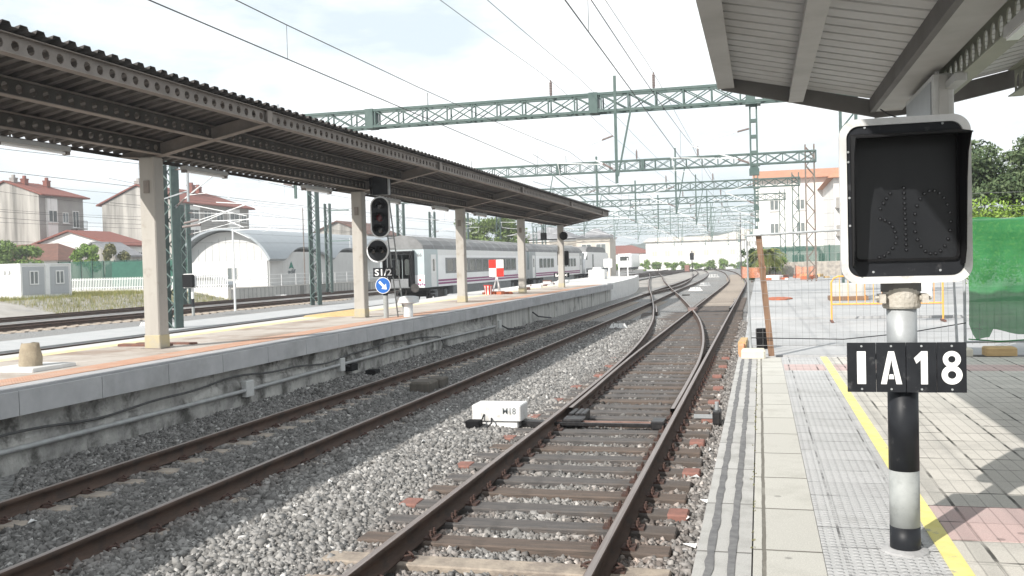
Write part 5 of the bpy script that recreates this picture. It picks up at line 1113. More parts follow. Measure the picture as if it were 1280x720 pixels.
# ================================================================ LEFT BACKGROUND
def window_pt(par, face, u0, u1, z0, z1, pos, mat='glass_mid', frame='plaster_white', sill=True, t=.05):
    """face 'x': wall facing +x at x=pos, u along y; face 'y': wall facing -y at y=pos, u along x"""
    ax = 'x' if face == 'x' else 'y'; s = 1 if face == 'x' else -1
    a, c = (pos + .01, pos + t) if s > 0 else (pos - t, pos - .01)
    q = MB(); O = [(u0, z0), (u1, z0), (u1, z1), (u0, z1)]; I = [(u0 + .08, z0 + .08), (u1 - .08, z0 + .08), (u1 - .08, z1 - .08), (u0 + .08, z1 - .08)]
    q.ring(O, I, a, c, frame, axis=ax); m_ = (u0 + u1) / 2
    q.prism([(m_ - .04, z0 + .08), (m_ + .04, z0 + .08), (m_ + .04, z1 - .08), (m_ - .04, z1 - .08)], a + .002, c - .004, frame, axis=ax); w_ = q.part('window', par)
    q = MB(); q.prism(I, pos + s * .002, pos + s * .022, mat, axis=ax); q.part('pane', w_)
    if sill:
        q = MB(); q.prism([(u0 - .08, z0 - .1), (u1 + .08, z0 - .1), (u1 + .08, z0 - .003), (u0 - .08, z0 - .003)], pos if s > 0 else pos - .14, pos + .14 if s > 0 else pos, frame, axis=ax); q.part('sill', w_)
def chimney(par, x, y, z, h=1.2, w=.5, mat='roof_tile'):
    q = MB(); q.box(x - w, x + w, y - w, y + w, z - 1.2, z + h, mat); q.box(x - w * 1.15, x + w * 1.15, y - w * 1.15, y + w * 1.15, z + h, z + h + .15, mat); q.box(x - w * .5, x + w * .5, y - w * .5, y + w * .5, z + h + .15, z + h + .5, mat); q.part('chimney', par)
# apartment block 1
ap = root('apartment_house', 'tall grey apartment house with black streaked gable and red roof at far left', 'building', (-80, 91, .7))
q = MB(); q.prism([(-80, .7), (-80, 11.75), (-84.6, 13.35), (-89.2, 11.75), (-89.2, .7)], 91, 98.3, 'plaster_stain', side='plaster_grey'); q.part('wall', ap)
q = MB(); 
for (xa, za, xc, zc) in ((-79.4, 11.62, -84.6, 13.42), (-89.8, 11.62, -84.6, 13.42)):
    A = [(xa, 90.75, za), (xc, 90.75, zc), (xc, 96.4, zc), (xa, 98.9, za)]; q.hull(A + [(x, y, z + .16) for x, y, z in A], [(0, 1, 2, 3), (7, 6, 5, 4), (0, 4, 5, 1), (1, 5, 6, 2), (2, 6, 7, 3), (3, 7, 4, 0)], 'roof_tile')
A = [(-79.4, 98.9, 11.62), (-84.6, 96.4, 13.42), (-89.8, 98.9, 11.62)]; q.hull(A + [(x, y, z + .16) for x, y, z in A], [(0, 1, 2), (5, 4, 3), (0, 3, 4, 1), (1, 4, 5, 2), (2, 5, 3, 0)], 'roof_tile'); rf = q.part('roof', ap)
for x, y in ((-83.4, 92.7), (-83.0, 95.8)): chimney(rf, x, y, 13.2, .5, .3)
chimney(rf, -84.3, 92.0, 13.4, .4, .3, 'plaster_grey')
q = MB(); q.box(-80, -79.7, 92.0, 93.6, 1.5, 11.4, 'plaster_white'); q.part('bay', ap)
for fz in (2.2, 5.2, 8.6):
    window_pt(ap, 'x', 92.1, 93.5, fz, fz + 1.4, -79.7, 'glass_dark'); window_pt(ap, 'x', 94.7, 95.7, fz, fz + 1.25, -80, 'glass_mid'); window_pt(ap, 'x', 96.4, 97.5, fz - .5, fz + 1.5, -80, 'glass_dark')
    q = MB(); q.box(-80, -79.1, 96.1, 97.9, fz - .75, fz - .6, 'plaster_grey'); 
    for k_ in range(9): q.box(-79.14, -79.11, 96.1 + k_ * .22, 96.13 + k_ * .22, fz - .6, fz + .25, 'under')
    q.box(-79.15, -79.1, 96.1, 97.9, fz + .25, fz + .3, 'under'); q.part('balcony', ap)
# apartment block 2
ap = root('apartment_house', 'long grey apartment house with stained gable and red roof behind the arched building', 'building', (-80, 117, .7))
q = MB(); q.prism([(-80, .7), (-80, 12.4), (-86, 14.9), (-92, 12.4), (-92, .7)], 117, 137, 'plaster_stain', side='plaster_grey'); q.part('wall', ap)
q = MB()
for (xa, za, xc, zc) in ((-79.2, 12.25, -86, 15.0), (-92.8, 12.25, -86, 15.0)):
    A = [(xa, 116.7, za), (xc, 116.7, zc), (xc, 132.5, zc), (xa, 138, za)]; q.hull(A + [(x, y, z + .2) for x, y, z in A], [(0, 1, 2, 3), (7, 6, 5, 4), (0, 4, 5, 1), (1, 5, 6, 2), (2, 6, 7, 3), (3, 7, 4, 0)], 'roof_tile')
A = [(-79.2, 138, 12.25), (-86, 132.5, 15.0), (-92.8, 138, 12.25)]; q.hull(A + [(x, y, z + .2) for x, y, z in A], [(0, 1, 2), (5, 4, 3), (0, 3, 4, 1), (1, 4, 5, 2), (2, 5, 3, 0)], 'roof_tile'); rf = q.part('roof', ap)
chimney(rf, -83.5, 126.5, 14.6, .9, .45); chimney(rf, -84.6, 130, 14.9, .6, .4); chimney(rf, -86.5, 118, 15.1, .5, .4, 'plaster_grey')
for ya in (119.6, 130.6): q = MB(); q.box(-80, -79.7, ya, ya + 3.2, 1.5, 12.1, 'plaster_white'); q.part('bay', ap)
for fz in (4.6, 7.6, 10.5):
    for ya, wd, ps in ((119.9, 2.6, -79.7), (124.2, 2.0, -80), (127.6, 1.8, -80), (130.9, 2.6, -79.7), (134.6, 1.6, -80)): window_pt(ap, 'x', ya, ya + wd, fz - .4, fz + 1.0, ps, 'glass_dark')
# a building peak behind the arched hall
bb = root('old_shed', 'weathered dark gabled shed peeking over the arched roof', 'building', (-72, 150, .7)); q = MB(); q.prism([(-65, .7), (-65, 8.2), (-70.5, 10.4), (-76, 8.2), (-76, .7)], 150, 165, 'plaster_stain'); q.part('wall', bb)
q = MB()
for xa in (-64.5, -76.5): q.hull([(xa, 149.6, 8.0), (-70.5, 149.6, 10.45), (-70.5, 165.4, 10.45), (xa, 165.4, 8.0), (xa, 149.6, 8.2), (-70.5, 149.6, 10.65), (-70.5, 165.4, 10.65), (xa, 165.4, 8.2)], [(0, 1, 2, 3), (7, 6, 5, 4), (0, 4, 5, 1), (1, 5, 6, 2), (2, 6, 7, 3), (3, 7, 4, 0)], 'roof_tile_brown')
q.part('roof', bb)
# low houses
def house(name, label, x0, x1, y0, y1, zb, ze, zr, wall, roof, ridge='x', ov=.4):
    h = root(name, label, 'house', (x1, y0, zb)); q = MB()
    if ridge == 'y':
        xm = (x0 + x1) / 2; q.prism([(x1, zb), (x1, ze), (xm, zr), (x0, ze), (x0, zb)], y0, y1, wall); q.part('wall', h); q = MB()
        for xa in (x0 - ov, x1 + ov): q.hull([(xa, y0 - ov, ze - .12), (xm, y0 - ov, zr + .04), (xm, y1 + ov, zr + .04), (xa, y1 + ov, ze - .12), (xa, y0 - ov, ze + .06), (xm, y0 - ov, zr + .22), (xm, y1 + ov, zr + .22), (xa, y1 + ov, ze + .06)], [(0, 1, 2, 3), (7, 6, 5, 4), (0, 4, 5, 1), (1, 5, 6, 2), (2, 6, 7, 3), (3, 7, 4, 0)], roof)
    else:
        q.box(x0, x1, y0, y1, zb, ze, wall); q.part('wall', h); q = MB(); ym = (y0 + y1) / 2; hx = min((y1 - y0) / 2, (x1 - x0) / 2) * .8
        V = [(x0 - ov, y0 - ov, ze), (x1 + ov, y0 - ov, ze), (x1 + ov, y1 + ov, ze), (x0 - ov, y1 + ov, ze), (x0 + hx, ym, zr), (x1 - hx, ym, zr)]
        q.hull(V, [(0, 1, 5, 4), (1, 2, 5), (2, 3, 4, 5), (3, 0, 4), (3, 2, 1, 0)], roof)
    q.part('roof', h); return h
h = house('bungalow', 'low white house with brown hipped tile roof behind the site cabins', -85, -73.5, 86, 93.5, .7, 4.0, 6.0, 'plaster_white', 'roof_tile_brown')
for x in (-79.3, -78.1, -76.9): window_pt(h, 'y', x, x + 1.0, 1.9, 3.5, 86, 'glass_dark')
window_pt(h, 'y', -75.0, -74.2, 1.9, 3.5, 86, 'glass_mid'); q = MB(); q.box(-79.8, -75.6, 84.9, 86, 3.6, 3.75, 'roof_slate'); q.part('porch_roof', h)
h = house('white_house', 'two storey white house with red tile roof behind the green fence', -82, -70, 91, 97.5, .7, 5.6, 7.3, 'plaster_white', 'roof_tile', 'y')
q = MB(); q.box(-71.2, -69.3, 91.6, 97.4, 5.6, 5.75, 'roof_tile'); 
for y in (92.0, 94.9): window_pt(h, 'x', y, y + 1.0, 3.3, 4.9, -70, 'glass_dark')
h = house('old_outhouse', 'small stained white outhouse with thin gabled roof behind the bushes', -72.2, -66.6, 86.5, 91, .7, 4.3, 5.7, 'plaster_stain', 'roof_slate', 'y', .15)
# site cabin
cb_ = root('site_cabin', 'white and grey portable site cabin with two barred windows', 'portable cabin', (-50, 54.8, .85))
q = MB(); q.box(-56.5, -50, 54.8, 59.8, .85, 3.12, 'white_paint'); q.box(-50, -49.97, 55.05, 57.1, .98, 2.98, 'cabin_grey'); q.box(-50, -49.97, 57.65, 59.55, .98, 2.98, 'cabin_grey'); q.part('shell', cb_)
q = MB()
for y in (54.8, 57.2, 59.68): q.box(-50.1, -49.93, y - .02, y + (.12 if y != 57.2 else .4), .84, 3.14, 'white_paint')
q.box(-56.6, -49.94, 54.78, 59.82, 3.122, 3.22, 'white_paint'); q.box(-56.5, -49.94, 54.78, 59.82, .76, .848, 'white_paint'); q.part('corner_frame', cb_)
for y in (55.65, 58.2):
    window_pt(cb_, 'x', y, y + .85, 1.7, 2.7, -49.968, 'glass_mid', 'white_paint', False)
for x in (-51.3, -50.9): q = MB(); q.cbox(x - .1, x + .1, 54.72, 54.8, 2.5, 2.75, .02, 'box_grey'); q.part('vent_box', cb_)
for x, y in ((-50.2, 55.2), (-50.2, 59.4), (-55, 55.2)): q = MB(); q.box(x - .2, x + .2, y - .2, y + .2, .4, .76, 'wall_block'); q.part('support_block', cb_)
# low white wall with picket fence, facing the viewer, then block wall receding with railing
q = MB(); q.box(-63, -43.3, 70.4, 70.7, -.3, .95, 'plaster_white'); q.thing('boundary_wall', 'low white rendered wall under the picket fence', 'wall', (-50, 70.5, -.3))
pf = root('picket_fence', 'white metal picket fence on the low white wall', 'fence', (-50, 70.5, .95)); q = MB()
for z in (1.15, 1.85): q.box(-63, -43.3, 70.52, 70.56, z, z + .05, 'white_paint')
q.part('fence_rail', pf); q = MB(); x = -62.9
while x < -43.3: q.box(x, x + .06, 70.50, 70.52, .955, 2.02, 'white_paint'); x += .165
o = q.part('pickets', pf)
q = MB(); q.prism([(-43.3, 70.4), (-43.0, 70.4), (-38.6, 118), (-38.9, 118)], -.4, .78, 'block_wall', axis='z'); q.prism([(-43.36, 70.75), (-42.94, 70.75), (-38.54, 118), (-38.96, 118)], .781, .86, 'wall_block', axis='z'); q.thing('boundary_wall', 'low grey block wall running along the siding by the arched building', 'wall', (-42, 80, -.4))
rl = root('railing', 'thin white railing on the grey block wall', 'railing', (-42, 80, .86))
for k_ in range(21): t = k_ / 20; q = MB(); q.tube([(-43.1 + 4.4 * t, 71 + 47 * t, .85), (-43.1 + 4.4 * t, 71 + 47 * t, 1.95)], .025, 'white_paint', 5); q.part('upright', rl)
q = MB()
for z in (1.2, 1.55, 1.92): q.tube([(-43.1, 71, z), (-38.7, 118, z)], .02, 'white_paint', 5)
q.part('rails', rl)
# green netted fence behind
gf = root('mesh_fence', 'dark green netted mesh fence behind the picket fence', 'fence', (-62, 82, .9)); q = MB()
for k_ in range(12): x = -70 + k_ * 1.35; q.box(x - .04, x + .04, 81.96, 82.04, .7, 3.75, 'green_dark')
q.part('fence_posts', gf); q = MB(); q.hull([(-70, 82.05, .9), (-54.9, 82.05, .9), (-54.9, 82.05, 3.7), (-70, 82.05, 3.7), (-70, 82.07, .9), (-54.9, 82.07, .9), (-54.9, 82.07, 3.7), (-70, 82.07, 3.7)], [(0, 1, 2, 3), (7, 6, 5, 4)], 'fence_weave'); q.part('mesh_panel', gf)
q = MB(); q.box(-63.5, -55.2, 81.90, 81.93, 1.0, 3.55, 'fence_green'); q.part('net_cloth', gf, 'solid bright green cloth on part of the fence')
# adif hall
ah = root('arched_hall', 'pale modern hall with a curved metal roof scalloped along its eaves', 'building', (-48, 86, .6)); ax0, ax1, ay0, ay1 = -57.6, -48.2, 86, 132
q = MB(); q.box(ax0, ax1 - .125, ay0, ay1, .5, 3.3, 'adif_white'); q.box(ax1 - .12, ax1 + .03, ay0 + .16, ay1, .5, 4.22, 'adif_panel'); q.part('wall', ah)
def arc(u): # u 0..1 left eave to right eave
    a = R(158 - 136 * u); return (-52.8 + 5.75 * math.cos(a) , 1.3 + 5.2 * math.sin(a))
q = MB(); q.prism([(-57.6, 3.302), (ax1, 3.302)] + [(x, z - .12) for x, z in [arc(u / 24) for u in range(22, 2, -1)] if z - .12 > 3.31], ay0 + .05, ay0 + .15, 'adif_panel'); q.part('gable', ah)
for k_ in range(16): pass
q = MB(); NU, NV = 26, 92; V = []
for j in range(NV + 1):
    y = ay0 - 1.2 + (ay1 - ay0 + 2) * j / NV; sc_ = abs(math.sin(math.pi * (y - (ay0 + 2.2)) / 11.4)); 
    umax = 1.0 - .125 * sc_ if y > ay0 + 2.2 else 1.0
    for i in range(NU + 1): x, z = arc(umax * i / NU); V.append((x, y, z))
F = [(j * (NU + 1) + i, (j + 1) * (NU + 1) + i, (j + 1) * (NU + 1) + i + 1, j * (NU + 1) + i + 1) for j in range(NV) for i in range(NU)]
q.hull(V, F, 'adif_roof'); q.hull([(x + (x + 52.8) * .035, y, z + .2) for x, y, z in V], [f[::-1] for f in F], 'adif_roof')
n1 = NU + 1
for i in range(NU): a, c = V[i], V[i + 1]; q.face([a, c, (c[0] + (c[0] + 52.8) * .035, c[1], c[2] + .2), (a[0] + (a[0] + 52.8) * .035, a[1], a[2] + .2)], 'adif_roof')
for j in range(NV): a, c = V[j * n1 + NU], V[(j + 1) * n1 + NU]; q.face([a, c, (c[0] + (c[0] + 52.8) * .035, c[1], c[2] + .2), (a[0] + (a[0] + 52.8) * .035, a[1], a[2] + .2)], 'adif_roof')
q.part('roof', ah)
q = MB()
for k_ in range(11): x = -57 + k_ * .8; q.box(x, x + .03, ay0 + .03, ay0 + .05, 3.31, arc(.5 + (x + 52.8) / 11.8)[1] - .7 if abs(x + 52.8) < 4.2 else 3.6, 'train_grey')
for k_ in range(40): y = ay0 + .6 + k_ * 1.13; q.box(ax1 + .03, ax1 + .036, y, y + .03, .5, 3.27, 'wall_block')
q.part('panel_joints', ah)
window_pt(ah, 'y', -52.9, -51.7, 1.4, 2.7, ay0, 'glass_mid', 'adif_panel', False); window_pt(ah, 'x', 96.3, 97.6, 1.6, 2.9, ax1 + .03, 'glass_dark', 'adif_panel', False); window_pt(ah, 'x', 108, 109.3, 1.6, 2.9, ax1 + .03, 'glass_dark', 'adif_panel', False)
q = MB(); lx = ax1 + .04; q.prism([(90.2, 2.42), (90.75, 3.2), (91.3, 2.42), (90.75, 2.55)], lx, lx + .03, 'logo_green', axis='x'); put_text(q, 'adif', 90.8, 2.12, lx + .03, 1.7, .5, 'logo_grey', axis='x', bold=.02); q.part('logo', ah, 'green arrow emblem over the word adif')
# car
cr = root('parked_car', 'silver hatchback car parked behind the picket fence', 'car', (-48.9, 77, .55)); cz = .62
q = MB(); prf = [(-50.9, .3), (-50.95, .75), (-50.75, 1.0), (-50.3, 1.42), (-49.4, 1.5), (-48.6, 1.42), (-47.9, 1.0), (-47.1, .85), (-46.95, .55), (-47.0, .28)]
q.prism([(x, z + cz - .1) for x, z in prf], 76.2, 77.8, 'car_silver'); q.part('body', cr)
q = MB(); q.prism([(x, z + cz - .1) for x, z in [(-50.45, 1.02), (-50.15, 1.36), (-49.45, 1.42), (-49.42, 1.0)]], 76.19, 76.2, 'glass_dark'); q.prism([(x, z + cz - .1) for x, z in [(-49.34, 1.0), (-49.37, 1.42), (-48.7, 1.36), (-48.1, 1.0)]], 76.19, 76.2, 'glass_dark'); q.part('side_windows', cr)
for x in (-50.2, -47.7):
    q = MB(); q.lathe([(.2, 76.15), (.31, 76.16), (.31, 76.36), (.2, 76.37)], x, cz + .18, 'rubber', 18, axis='y'); wl = q.part('wheel', cr); q = MB(); q.lathe([(.19, 76.14), (.17, 76.16)], x, cz + .18, 'galv', 14, axis='y'); q.part('rim', wl)
# small signal on the left
ls = root('ground_signal', 'small black signal with white frame on a banded post beyond the island platform', 'signal', (-30.5, 46, -.15)); q = MB(); q.lathe([(.08, -.15), (.08, .35)], -30.5, 46, 'band_grey', 12); q.lathe([(.08, .352), (.08, .8)], -30.5, 46, 'black_paint', 12); q.lathe([(.08, .802), (.08, 1.4)], -30.5, 46, 'white_paint', 12); q.part('signal_post', ls)
q = MB(); q.ring(rrect(-31.0, -30.2, 1.4, 2.2, .12), rrect(-30.95, -30.25, 1.45, 2.15, .1), 45.85, 45.95, 'white_paint'); q.prism(rrect(-30.955, -30.245, 1.445, 2.155, .1), 45.6, 45.94, 'black_flat'); q.part('signal_head', ls)
for x, y, l in ((-51.0, 64.6, 'small white equipment box at the edge of the grass, left one'), (-46, 64.6, 'small white equipment box at the edge of the grass by the first cream post')): q = MB(); q.cbox(x - .35, x + .35, y - .2, y + .2, -.2 if x > -47 else .3, .25 if x > -47 else .7, .02, 'white_paint'); q.thing('equipment_box', l, 'box', (x, y, 0))
q = MB(); q.cbox(-42.6, -41.4, 76.8, 77.1, -.25, .05, .02, 'white_paint'); q.thing('equipment_box', 'low white box before the grey block wall', 'box', (-42, 77, -.2))

# ---- vegetation
def leaves(blobs, n, size, cols, gap=.0):
    """leaf quads scattered through clumps; blobs: (x,y,z,rx,ry,rz)"""
    B = np.array(blobs, float); vol = B[:, 3] * B[:, 4] * B[:, 5]; k = rng.choice(len(B), n, p=vol / vol.sum())
    d = rng.normal(size=(n, 3)); d /= np.linalg.norm(d, axis=1)[:, None]; r = rng.random(n) ** .45
    c = B[k, :3] + d * r[:, None] * B[k, 3:6]
    cl = np.sin(c[:, 0] * 2.3 / size * .12 + 1) + np.sin(c[:, 1] * 2.1 / size * .12) + np.sin(c[:, 2] * 2.7 / size * .12 + c[:, 0])
    keep = cl > -1.6 + gap; c = c[keep]; d = d[keep]; n = len(c)
    nrm = d * .6 + rng.normal(size=(n, 3)) * .8; nrm /= np.linalg.norm(nrm, axis=1)[:, None]
    t1 = np.cross(nrm, rng.normal(size=(n, 3))); t1 /= np.linalg.norm(t1, axis=1)[:, None]; t2 = np.cross(nrm, t1)
    s = size * rng.uniform(.6, 1.3, n)[:, None]
    V = np.stack([c - t1 * s, c - t2 * s * .45 + nrm * s * .12, c + t1 * s, c + t2 * s * .45 + nrm * s * .12], 1).reshape(-1, 3)
    F = np.arange(n * 4).reshape(n, 4); t = rng.random((n, 1)); C = np.array(cols[0]) * (1 - t) + np.array(cols[1]) * t
    return V, F, np.repeat(C, 4, 0)
def blobset(cx, cy, cz, rx, ry, rz_, n, s):
    out = []
    for i in range(n):
        d = rng.normal(size=3); d /= np.linalg.norm(d); r = rng.uniform(.35, .95); f = rng.uniform(.22, .42) * s
        out.append((cx + d[0] * rx * r, cy + d[1] * ry * r, cz + d[2] * rz_ * r, rx * f, ry * f, rz_ * f))
    return out
def plant(name, label, cat, blobs, n, size, cols, base, trunk=None, group=None, gap=0):
    r = root(name, label, cat, base, group)
    V, F, C = leaves(blobs, n, size, cols, gap); V = V - np.array(base); o = bpy.data.objects.new('crown', fast_mesh('crown', V, F, ['leaf'], C)); COL.objects.link(o); o.parent = r
    q = MB(); x, y, z = base; tz, tr = trunk or (1.0, .05)
    q.tube([(x, y, z - .1), (x + .03 * tz, y, z + tz * .5), (x - .02 * tz, y + .03 * tz, z + tz)], [tr, tr * .8, tr * .5], 'bark', 8)
    for i in range(5):
        b_ = blobs[int(i * len(blobs) / 5)]; q.tube([(x, y, z + tz * (.5 + .08 * i)), ((x + b_[0]) / 2, (y + b_[1]) / 2, (z + tz + b_[2]) / 2), (b_[0], b_[1], b_[2])], [tr * .45, tr * .3, tr * .12], 'bark', 6)
    q.part('trunk', r); return r
GR = ((.09, .16, .03), (.18, .26, .07)); DK = ((.02, .05, .018), (.055, .095, .03)); BR = ((.11, .2, .03), (.2, .3, .07)); OL = ((.1, .11, .04), (.2, .19, .08))
plant('leafy_bush', 'big light green bush behind the site cabins at the far left', 'bush', blobset(-72.5, 79, 4.0, 3.4, 2.4, 1.9, 22, 1), 7000, .17, GR, (-72.5, 79, .7), (2.6, .12))
plant('leafy_bush', 'bright green bush before the small stained outhouse', 'bush', blobset(-67.6, 84, 4.0, 1.9, 1.2, 1.4, 14, 1), 3000, .15, BR, (-67.6, 84, .7), (2.0, .08))
plant('leafy_bush', 'yellowish olive bush beside the white two storey house', 'bush', blobset(-65.0, 84.5, 4.1, 1.5, 1.2, 1.5, 12, 1), 2200, .15, OL, (-65, 84.5, .7), (2.0, .08))
plant('leafy_bush', 'yellow green bush behind the near portal leg, left of the arched hall', 'bush', blobset(-63.5, 95, 4.0, 1.7, 1.3, 2.2, 14, 1), 2600, .16, BR, (-63.5, 95, .7), (2.4, .08))
wl = blobset(-32, 112, 6.3, 4.2, 3.0, 2.4, 26, 1) + [(-32 + rng.uniform(-4.4, 4.4), 112 + rng.uniform(-2.5, 2.5), 4.4, .45, .45, 2.2) for _ in range(26)]
plant('willow_tree', 'tall drooping willow tree behind the train', 'tree', wl, 16000, .17, ((.1, .16, .04), (.19, .25, .08)), (-32, 112, -.2), (5.0, .3), gap=.3)
# grass strip
pts = [(x, y, float(gz(np.array(x), np.array(y)))) for x, y in zip(rng.uniform(-58, -42.5, 5200), rng.uniform(50, 70, 5200)) if not (-57 < x < -49.8 and 54.5 < y < 60)]
link('grass', tufts('grass', pts, .32, 5, colr=((.12, .16, .035), (.34, .29, .12))), kind='stuff', label='rough yellow green grass beside the sidings', category='grass')

# ================================================================ CENTRE AND RIGHT BACKGROUND
st = root('station_building', 'warm stone station house with slate hipped roofs behind the locomotive', 'building', (-28, 146, 0)); q = MB(); q.box(-37, -27.8, 146, 158, 0, 5.7, 'plaster_warm'); q.box(-27.7, -22.4, 145, 151, 0, 5.9, 'plaster_warm'); q.box(-37.2, -27.75, 145.8, 158.2, 5.702, 5.9, 'plaster_white'); q.box(-27.74, -22.2, 144.8, 151.2, 5.902, 6.1, 'plaster_white'); q.part('wall', st)
q = MB()
for x0_, x1_, y0_, y1_, z_ in ((-37.5, -28, 145.6, 158.4, 8.2), (-27.9, -22.0, 144.6, 151.4, 7.6)):
    V = [(x0_, y0_, 6.1), (x1_, y0_, 6.1), (x1_, y1_, 6.1), (x0_, y1_, 6.1), ((x0_ + x1_) / 2, y0_ + 2.6, z_), ((x0_ + x1_) / 2, y1_ - 2.6, z_)]; q.hull(V, [(0, 1, 4), (1, 2, 5, 4), (2, 3, 5), (3, 0, 4, 5), (3, 2, 1, 0)], 'roof_slate')
q.part('roof', st)
for x in (-36, -34, -31.5, -29.6): window_pt(st, 'y', x, x + 1.1, 3.2, 5.0, 146, 'glass_mid')
for x in (-26.9, -24.6): window_pt(st, 'y', x, x + 1.6, 3.0, 5.1, 145, 'glass_mid')
wh = root('warehouse', 'long bright white building at the end of the tracks', 'building', (-18, 232, 0)); q = MB(); q.box(-27, -3.5, 232, 246, -.2, 6.8, 'plaster_white'); q.part('wall', wh)
q = MB(); q.hull([(-27.6, 231.5, 6.8), (-2.9, 231.5, 6.8), (-2.9, 246.5, 6.8), (-27.6, 246.5, 6.8), (-27, 239, 8.0), (-3.5, 239, 8.0)], [(0, 1, 5, 4), (2, 3, 4, 5), (1, 2, 5), (3, 0, 4), (3, 2, 1, 0)], 'plaster_warm'); q.part('roof', wh)
for k_ in range(7): window_pt(wh, 'y', -25.5 + k_ * 3.1, -24.2 + k_ * 3.1, 3.2, 4.6, 232, 'plaster_warm', 'plaster_white', False)  # panes in pale plaster tone, blown-out glare put into their colour
w2 = house('tall_white_block', 'tall pale block far behind the white building', -12, 6, 300, 320, 0, 9.5, 11.5, 'plaster_white', 'plaster_warm'); 
for k_ in range(7):
    for z in (3, 6): window_pt(w2, 'y', -11 + k_ * 2.4, -9.8 + k_ * 2.4, z, z + 1.5, 300, 'plaster_grey', 'plaster_white', False)
house('red_roofed_house', 'low pale house with red roof left of the white building', -60, -29, 260, 275, 0, 4.4, 6.8, 'plaster_white', 'roof_tile')
house('pale_house', 'pale house far off behind the lone white rail vehicle', -90, -68, 300, 318, 0, 6, 9, 'plaster_warm', 'roof_tile')
for k_ in range(11):
    x = -32 + k_ * 3.0; plant('hedge_bush', 'green bush in the row before the white building, number %d from the left' % (k_ + 1) if False else ['dense green', 'light green', 'rounded green', 'straggling green'][k_ % 4] + ' bush in the row before the far white building', 'bush', blobset(x, 222, .9, 1.9, 1.0, .9 + .5 * ((k_ * 7) % 3) / 2, 8, 1.2), 900, .22, GR if k_ % 2 else BR, (x, 222, -.2), (.8, .08), 'bushes before the far white building')
so_ = root('distant_signal', 'small dark signal with reddish base box far down the line', 'signal', (-13, 190, 0)); q = MB(); q.lathe([(.09, -.2), (.09, 4)], -13, 190, 'under', 8); q.part('signal_post', so_); q = MB(); q.cbox(-13.4, -12.6, 189.6, 189.9, 2.2, 3.6, .1, 'black_flat'); q.part('signal_head', so_); q = MB(); q.cbox(-14.4, -13.5, 189, 190.5, -.2, 1.2, .05, 'plate_red'); q.part('base_box', so_)
# hills
def ridge(name, y, pts, label):
    P = spline([(z, x) for x, z in pts], 5); V = []
    for z, x in P:
        j = random.uniform(-1, 1); V += [(x, y - 130, -2), (x, y - 40, z * .8 + j * .4), (x, y, z + j * .7), (x, y + 150, -2)]
    F = []
    for i in range(len(P) - 1):
        for k in range(3): F.append((4 * i + k, 4 * i + 4 + k, 4 * i + 5 + k, 4 * i + 1 + k))
    link(name, fast_mesh(name, V, F, ['hill'], smooth=True), kind='structure', label=label, category='hill')
ridge('distant_hill', 760, [(-690, 10), (-600, 22), (-480, 25), (-380, 18), (-260, 12), (-190, 11), (-120, 14), (-80, 18), (-50, 22), (20, 25), (120, 28), (260, 24), (480, 12)], 'dark wooded ridge on the horizon')
# right apartment building
ra = root('apartment_building', 'big white apartment building with orange tile roof beyond the building site', 'building', (4, 110, .5)); q = MB(); q.box(-.3, 11, 110, 124, .4, 11.0, 'plaster_white'); q.box(6.9, 11.5, 94, 110.02, .4, 9.6, 'plaster_white'); q.part('wall', ra)
q = MB(); V = [(-.6, 109.3, 11.0), (11.5, 109.3, 11.0), (11.5, 124.6, 11.0), (-.6, 124.6, 11.0), (-.6, 117, 12.6), (11.5, 117, 12.6)]; q.hull(V, [(0, 1, 5, 4), (1, 2, 5), (2, 3, 4, 5), (3, 0, 4), (3, 2, 1, 0)], 'roof_orange'); V = [(6.3, 93.3, 9.6), (12.2, 93.3, 9.6), (12.2, 112, 9.6), (6.3, 112, 9.6), (9.2, 97, 12.2), (9.2, 112, 12.2)]; q.hull(V, [(0, 1, 4), (1, 2, 5, 4), (3, 0, 4, 5), (3, 2, 1, 0)], 'roof_orange'); q.part('roof', ra)
for z in (2.0, 4.6, 7.2):
    for k_ in range(2): window_pt(ra, 'y', 7.4 + k_ * 2.2, 8.6 + k_ * 2.2, z, z + 1.5, 94, 'glass_dark')
    q = MB(); q.box(7.0, 10, 92.9, 94, z - .5, z - .35, 'plaster_grey'); q.box(7.0, 10, 92.9, 92.95, z - .35, z + .5, 'plaster_grey'); q.part('balcony', ra)
    for k_ in range(2): window_pt(ra, 'y', 1.2 + k_ * 2.8, 2.2 + k_ * 2.8, z + .3, z + 1.5, 110, 'glass_mid', 'plaster_white')
q = MB(); q.box(1.2, 6.2, 107.6, 110, .4, 3.0, 'plaster_white'); q.box(1.0, 6.4, 107.4, 110, 3.0, 3.25, 'roof_slate'); q.part('annex', ra); window_pt(ra, 'y', 3.4, 4.8, .9, 2.5, 107.6, 'glass_mid')
q = MB(); q.prism([(.2, 74.6), (14, 74.6), (14, 75.2), (.2, 75.2)], .5, 1.85, 'stone_wall', axis='z'); q.thing('stone_wall', 'rough rubble stone wall at the back of the building site', 'wall', (5, 75, .5))
gf = root('mesh_fence', 'green mesh fence on top of the rubble stone wall', 'fence', (5, 74.9, 1.85)); q = MB()
for k_ in range(9): x = .3 + k_ * 1.6; q.box(x - .03, x + .03, 74.87, 74.93, 1.85, 3.1, 'fence_green')
q.part('fence_posts', gf); q = MB(); q.hull([(.3, 74.95, 1.86), (13.8, 74.95, 1.86), (13.8, 74.95, 3.05), (.3, 74.95, 3.05), (.3, 74.97, 1.86), (13.8, 74.97, 1.86), (13.8, 74.97, 3.05), (.3, 74.97, 3.05)], [(0, 1, 2, 3), (7, 6, 5, 4)], 'fence_weave'); q.part('mesh_panel', gf)
